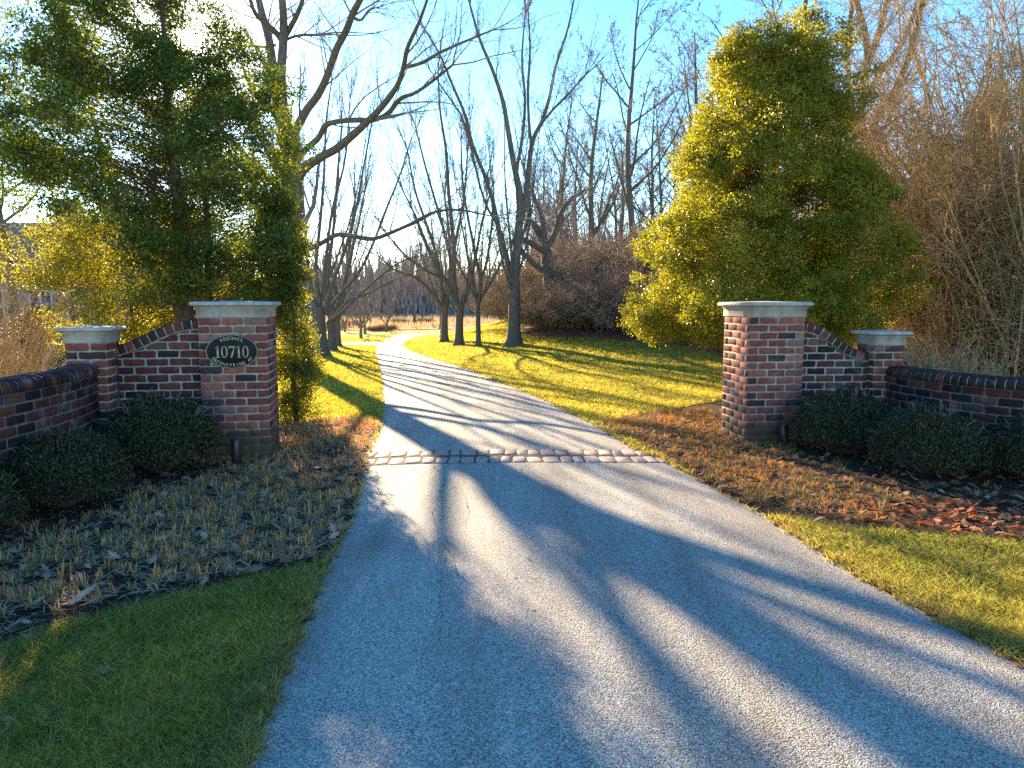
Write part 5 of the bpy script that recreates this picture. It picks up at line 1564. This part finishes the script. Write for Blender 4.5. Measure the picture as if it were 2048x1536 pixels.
def bed_plants():
    R = np.random.RandomState(8)
    def scatter(poly, n, x0, x1, y0, y1):
        x = R.uniform(x0, x1, n); y = R.uniform(y0, y1, n); m = inpoly(x, y, poly)
        x, y = x[m], y[m]
        m = (x > XR(y)+0.02) | (x < XL(y)-0.02)
        return x[m], y[m]
    for side, (poly, box, dens) in enumerate(((BED_L, (-4.4, -0.9, 2.6, 9.8), 190), (BED_R, (0.8, 6.5, 3.4, 9.8), 230))):
        area = (box[1]-box[0])*(box[3]-box[2])
        x, y = scatter(poly, int(area*dens), box[0], box[1], box[2], box[3])
        keep = np.ones(len(x), dtype=bool)
        ns = np.array([noise.noise(Vector((a*1.4, b*1.4, 9.0))) for a, b in zip(x, y)])
        if side == 0:
            # bare mulch trench along the lawn and shade under the hedges
            tr = np.array([min(np.hypot(a-q[0], b-q[1]) for q in EDGE_L) for a, b in zip(x, y)])
            keep &= tr > 0.10+0.03*ns
            keep &= ~((x+3.02)**2+(y-6.12)**2 < 0.45**2)
            keep &= R.rand(len(x)) < np.where(ns < -0.25, 0.35, 1.0)
        else:
            tr = np.array([min(np.hypot(a-q[0], b-q[1]) for q in EDGE_R) for a, b in zip(x, y)])
            # dense orange cover along the road, bare dark mulch outside it
            dist = x-XR(y)
            keep &= (tr > 0.20+0.12*ns) & ((dist < np.where(y > 6.6, 1.9, 1.0)+0.3*ns) | (R.rand(len(x)) < 0.10))
            keep &= ~((y < 4.9) & (x > 2.6) & (R.rand(len(x)) < 0.85))
        for (bx_, by_, br_, *_r) in BX:
            keep &= (x-bx_)**2+(y-by_)**2 > (br_*0.93)**2
        x, y, ns = x[keep], y[keep], ns[keep]
        m = len(x); per = 15; n = m*per
        X_ = np.repeat(x, per)+R.normal(size=n)*0.016; Y_ = np.repeat(y, per)+R.normal(size=n)*0.016
        tv = np.repeat(R.rand(m), per); sz = np.repeat(0.7+0.7*R.rand(m), per)*(1.25 if side == 0 else 1.0)
        H = (0.018+0.032*R.rand(n))*sz; flat = R.rand(n) < (0.55 if side == 0 else 0.5)
        H = np.where(flat, H*0.35, H)
        a = R.rand(n)*2*PI; lm = np.where(flat, 0.05+0.08*R.rand(n), 0.012+0.03*R.rand(n))
        lean = np.stack([np.cos(a), np.sin(a)], axis=1)*lm[:, None]
        W = (0.006 if side == 0 else 0.0045)+0.004*R.rand(n)
        P = np.stack([X_, Y_, hv(X_, Y_)+0.012+0.02*np.ones(n)], axis=1)
        k = R.rand(n, 1); t1 = tv[:, None]
        if side == 0:
            g = np.array((0.32, 0.25, 0.09)); o_ = np.array((0.56, 0.28, 0.10)); dead = np.array((0.62, 0.41, 0.25))
        else:
            g = np.array((0.17, 0.16, 0.035)); o_ = np.array((0.42, 0.22, 0.055)); dead = np.array((0.46, 0.33, 0.19))
        pg = 0.20 if side == 0 else 0.25
        pg_ = np.repeat(np.clip(pg+ns*0.6, 0.05, 0.85), per)[:, None]
        c = np.where(t1 < pg_, g, o_)*(0.6+0.8*k)
        if side == 1:
            red = ((X_ > 2.9) & (Y_ < 5.0))[:, None]
            c = np.where(red, np.array((0.36, 0.11, 0.05))*(0.6+0.8*k), c)
        c = np.where((flat | (R.rand(n) < 0.12))[:, None], dead*(0.5+0.7*k), c)
        cb = c*np.array((0.75, 0.95, 0.7))
        emit('ground_cover', P, lean, H, W, a+PI/2, c, M_DRY, colb=cb)
        # straw lying on the mulch
        q = 9000 if side == 0 else 8000
        x, y = scatter(poly, q*2, *box); n = len(x)
        a = R.rand(n)*2*PI; L = 0.03+0.07*R.rand(n)
        P = np.stack([x, y, hv(x, y)+0.035+0.012*R.rand(n)], axis=1)
        dr = np.stack([np.cos(a), np.sin(a), R.normal(size=n)*0.15], axis=1); nr = np.stack([R.normal(size=n)*0.3, R.normal(size=n)*0.3, np.ones(n)], axis=1)
        base = np.array((0.38, 0.27, 0.18)) if side == 0 else np.array((0.30, 0.19, 0.10))
        o = leaves_obj('mulch_straw', P, dr, nr, L, 0.004+0.004*R.rand(n), base*(0.3+1.3*R.rand(n, 1)**1.6), M_DRY); o['kind'] = 'stuff'
EDGE_L = resample([tuple(G(*p)[:2]) for p in [(-120,1345),(0,1300),(200,1237),(400,1188),(560,1150),(650,1125)]], 50)
EDGE_R = resample([tuple(G(*p)[:2]) for p in [(1525,1033),(1700,1062),(1900,1078),(2048,1092),(2200,1120)]], 50)
bed_plants()

OAK = [(0, -0.5), (0.05, -0.3), (0.22, -0.28), (0.12, -0.14), (0.36, -0.05), (0.16, 0.06), (0.34, 0.24), (0.12, 0.26), (0.10, 0.42), (0, 0.5),
       (-0.10, 0.42), (-0.12, 0.26), (-0.34, 0.24), (-0.16, 0.06), (-0.36, -0.05), (-0.12, -0.14), (-0.22, -0.28), (-0.05, -0.3)]
def oak_leaves(name, pts, smin, smax, cols, curl=0.35, lift=0.012, flatness=0.25):
    mb = MB()
    for (x, y) in pts:
        s = random.uniform(smin, smax); a = random.uniform(0, 2*PI); ca, sa = math.cos(a), math.sin(a)
        cu = random.uniform(-curl, curl); cv = random.uniform(0.0, curl); t1, t2 = rv(flatness), rv(flatness)
        z0 = hgt(x, y)+lift
        col = random.choice(cols); g = random.uniform(0.6, 1.3); col = tuple(c*g for c in col)
        V = []
        for u, v in OAK+[(0, -0.2), (0, 0.1)]:
            u *= s*0.8; v *= s
            zz = cv*(u*u)/s*2.2+cu*(v*v)/s*1.2+u*t1+v*t2
            V.append((x+u*ca-v*sa, y+u*sa+v*ca, z0+zz))
        n = len(OAK); c1, c2 = n, n+1
        fs = []
        for i in range(n):
            j = (i+1) % n
            cc = c1 if (OAK[i][1]+OAK[j][1])/2 < -0.05 else c2
            fs.append((i, j, cc))
        fs += [(c1, 4, c2), (c1, c2, 14)] if False else []
        # close the seam between the two fan centres
        fs += [(c1, 4, c2), (c2, 14, c1)]
        mb.add(V, fs, col)
    o = mb.build(name, M_DRY); o['kind'] = 'stuff'
    return o
BR = [(0.26, 0.13, 0.06), (0.34, 0.20, 0.11), (0.20, 0.10, 0.06), (0.40, 0.27, 0.17), (0.30, 0.12, 0.06)]
def pick(n, f):
    out = []
    while len(out) < n:
        p = f()
        if p is not None: out.append(p)
    return out
random.seed(99)
def lawn_pt():
    D = random.uniform(2.4, 24)
    if random.random() < 0.35: D = random.uniform(7, 15)
    x = random.uniform(-0.75, 0.75)*D
    if xl(D)-0.02 < x < xr(D)+0.02: return None
    q = np.array([x]), np.array([D])
    if inpoly(*q, BED_L)[0] or inpoly(*q, BED_R)[0] or inpoly(*q, LIT)[0]: return None
    if noise.noise(Vector((x*0.8, D*0.8, 2))) < random.uniform(-0.5, 0.4): return None
    return (x, D)
oak_leaves('fallen_leaves', pick(650, lawn_pt), 0.06, 0.12, BR, lift=0.035)
def edge_pt():
    y = random.uniform(2.3, 26); s = random.choice((-1, 1))
    x = xr(y)+abs(random.gauss(0, 0.10))-0.03 if s > 0 else xl(y)-abs(random.gauss(0, 0.10))+0.03
    return (x, y)
oak_leaves('edge_leaf_litter', pick(1900, edge_pt), 0.02, 0.065, BR, lift=0.02)
def road_pt():
    y = random.uniform(3, 16); return (xl(y)+(xr(y)-xl(y))*random.random(), y)
oak_leaves('leaf_scraps', pick(130, road_pt), 0.012, 0.04, BR, lift=0.035)
def bed_pt(poly, box):
    def f():
        x = random.uniform(box[0], box[1]); y = random.uniform(box[2], box[3])
        if not inpoly(np.array([x]), np.array([y]), poly)[0]: return None
        return (x, y)
    return f
oak_leaves('bed_leaf_litter', pick(620, bed_pt(BED_L, (-3.6, -0.9, 2.6, 7.5))), 0.05, 0.11, [(0.26, 0.16, 0.10), (0.36, 0.24, 0.16), (0.42, 0.32, 0.24), (0.20, 0.10, 0.06)], lift=0.06, flatness=0.5)
oak_leaves('bed_leaf_litter', pick(1300, bed_pt(BED_R, (1.0, 5.0, 3.6, 8.6))), 0.035, 0.10, BR+[(0.40, 0.15, 0.06)], lift=0.05, flatness=0.5)
def red_pt():
    x = random.uniform(2.4, 4.6); y = random.uniform(4.0, 5.1)
    return (x, y) if inpoly(np.array([x]), np.array([y]), BED_R)[0] else None
oak_leaves('russet_leaf_litter', pick(420, red_pt), 0.04, 0.09, [(0.42, 0.13, 0.05), (0.36, 0.10, 0.05), (0.46, 0.22, 0.10)], lift=0.05, flatness=0.7)
def lit_pt():
    D = random.uniform(11, 40); x = random.uniform(0.0, 0.6)*D
    if not inpoly(np.array([x]), np.array([D]), LIT)[0]: return None
    return (x, D)
oak_leaves('woodland_leaf_litter', pick(5200, lit_pt), 0.10, 0.2, [(0.36, 0.19, 0.14), (0.28, 0.14, 0.10), (0.42, 0.26, 0.20), (0.30, 0.12, 0.07)], lift=0.04, flatness=0.6)

# tall dead grass of the meadow
def meadow():
    R = np.random.RandomState(77); n = 60000
    D = 50*(150/50)**R.rand(n); x = (R.rand(n)*1.5-0.8)*D
    m = inpoly(x, D, MEAD); x, D = x[m], D[m]; n = len(x)
    H = 0.25+0.35*R.rand(n); a = R.rand(n)*2*PI
    lean = np.stack([np.cos(a), np.sin(a)], axis=1)*(0.15*R.rand(n))[:, None]
    c = np.array((0.44, 0.36, 0.24))*(0.6+0.7*R.rand(n, 1))
    emit('meadow_grass', np.stack([x, D, hv(x, D)], axis=1), lean, H, 0.05+0.04*R.rand(n), R.rand(n)*PI, c, M_DRY)
meadow()

def far_mass(name, n, gen, H0, H1, w0, w1, cols, seed):
    """slender stems and twigs of woods too far off to tell apart"""
    R = np.random.RandomState(seed)
    x, y = gen(R, n); n = len(x)
    st = np.array([noise.noise(Vector((q_*0.09, p_*0.05, seed))) for q_, p_ in zip(x, y)])
    H = (H0+(H1-H0)*R.rand(n)**1.8)*np.clip(0.85+0.9*st, 0.35, 1.5); a = R.rand(n)*2*PI
    gz = hv(x, y); z = gz+R.rand(n)*H*0.75*(R.rand(n) < 0.85)
    h = np.minimum(H*0.35, gz+H-z)+0.3
    lean = np.stack([np.cos(a), np.sin(a)], axis=1)*(h*0.45*R.rand(n))[:, None]
    c = np.array(cols)[R.randint(len(cols), size=n)]*(0.7+0.6*R.rand(n, 1))
    emit(name, np.stack([x, y, z], axis=1), lean, h, w0+(w1-w0)*R.rand(n), R.rand(n)*0.6-0.3, c, M_TWIG)
def g_far(R, n):
    y = R.uniform(125, 175, n); u = R.uniform(-0.75, 0.12, n); return u*y, y
far_mass('distant_woods', 30000, g_far, 4, 11, 0.2, 0.4, [(1.5, 1.45, 1.55), (1.25, 1.2, 1.3), (1.7, 1.55, 1.5)], 4)  # stem colours paled to stand in for haze, no air is built
def g_wood(R, n):
    y = R.uniform(42, 75, n); u = R.uniform(0.03, 0.75, n); return u*y, y
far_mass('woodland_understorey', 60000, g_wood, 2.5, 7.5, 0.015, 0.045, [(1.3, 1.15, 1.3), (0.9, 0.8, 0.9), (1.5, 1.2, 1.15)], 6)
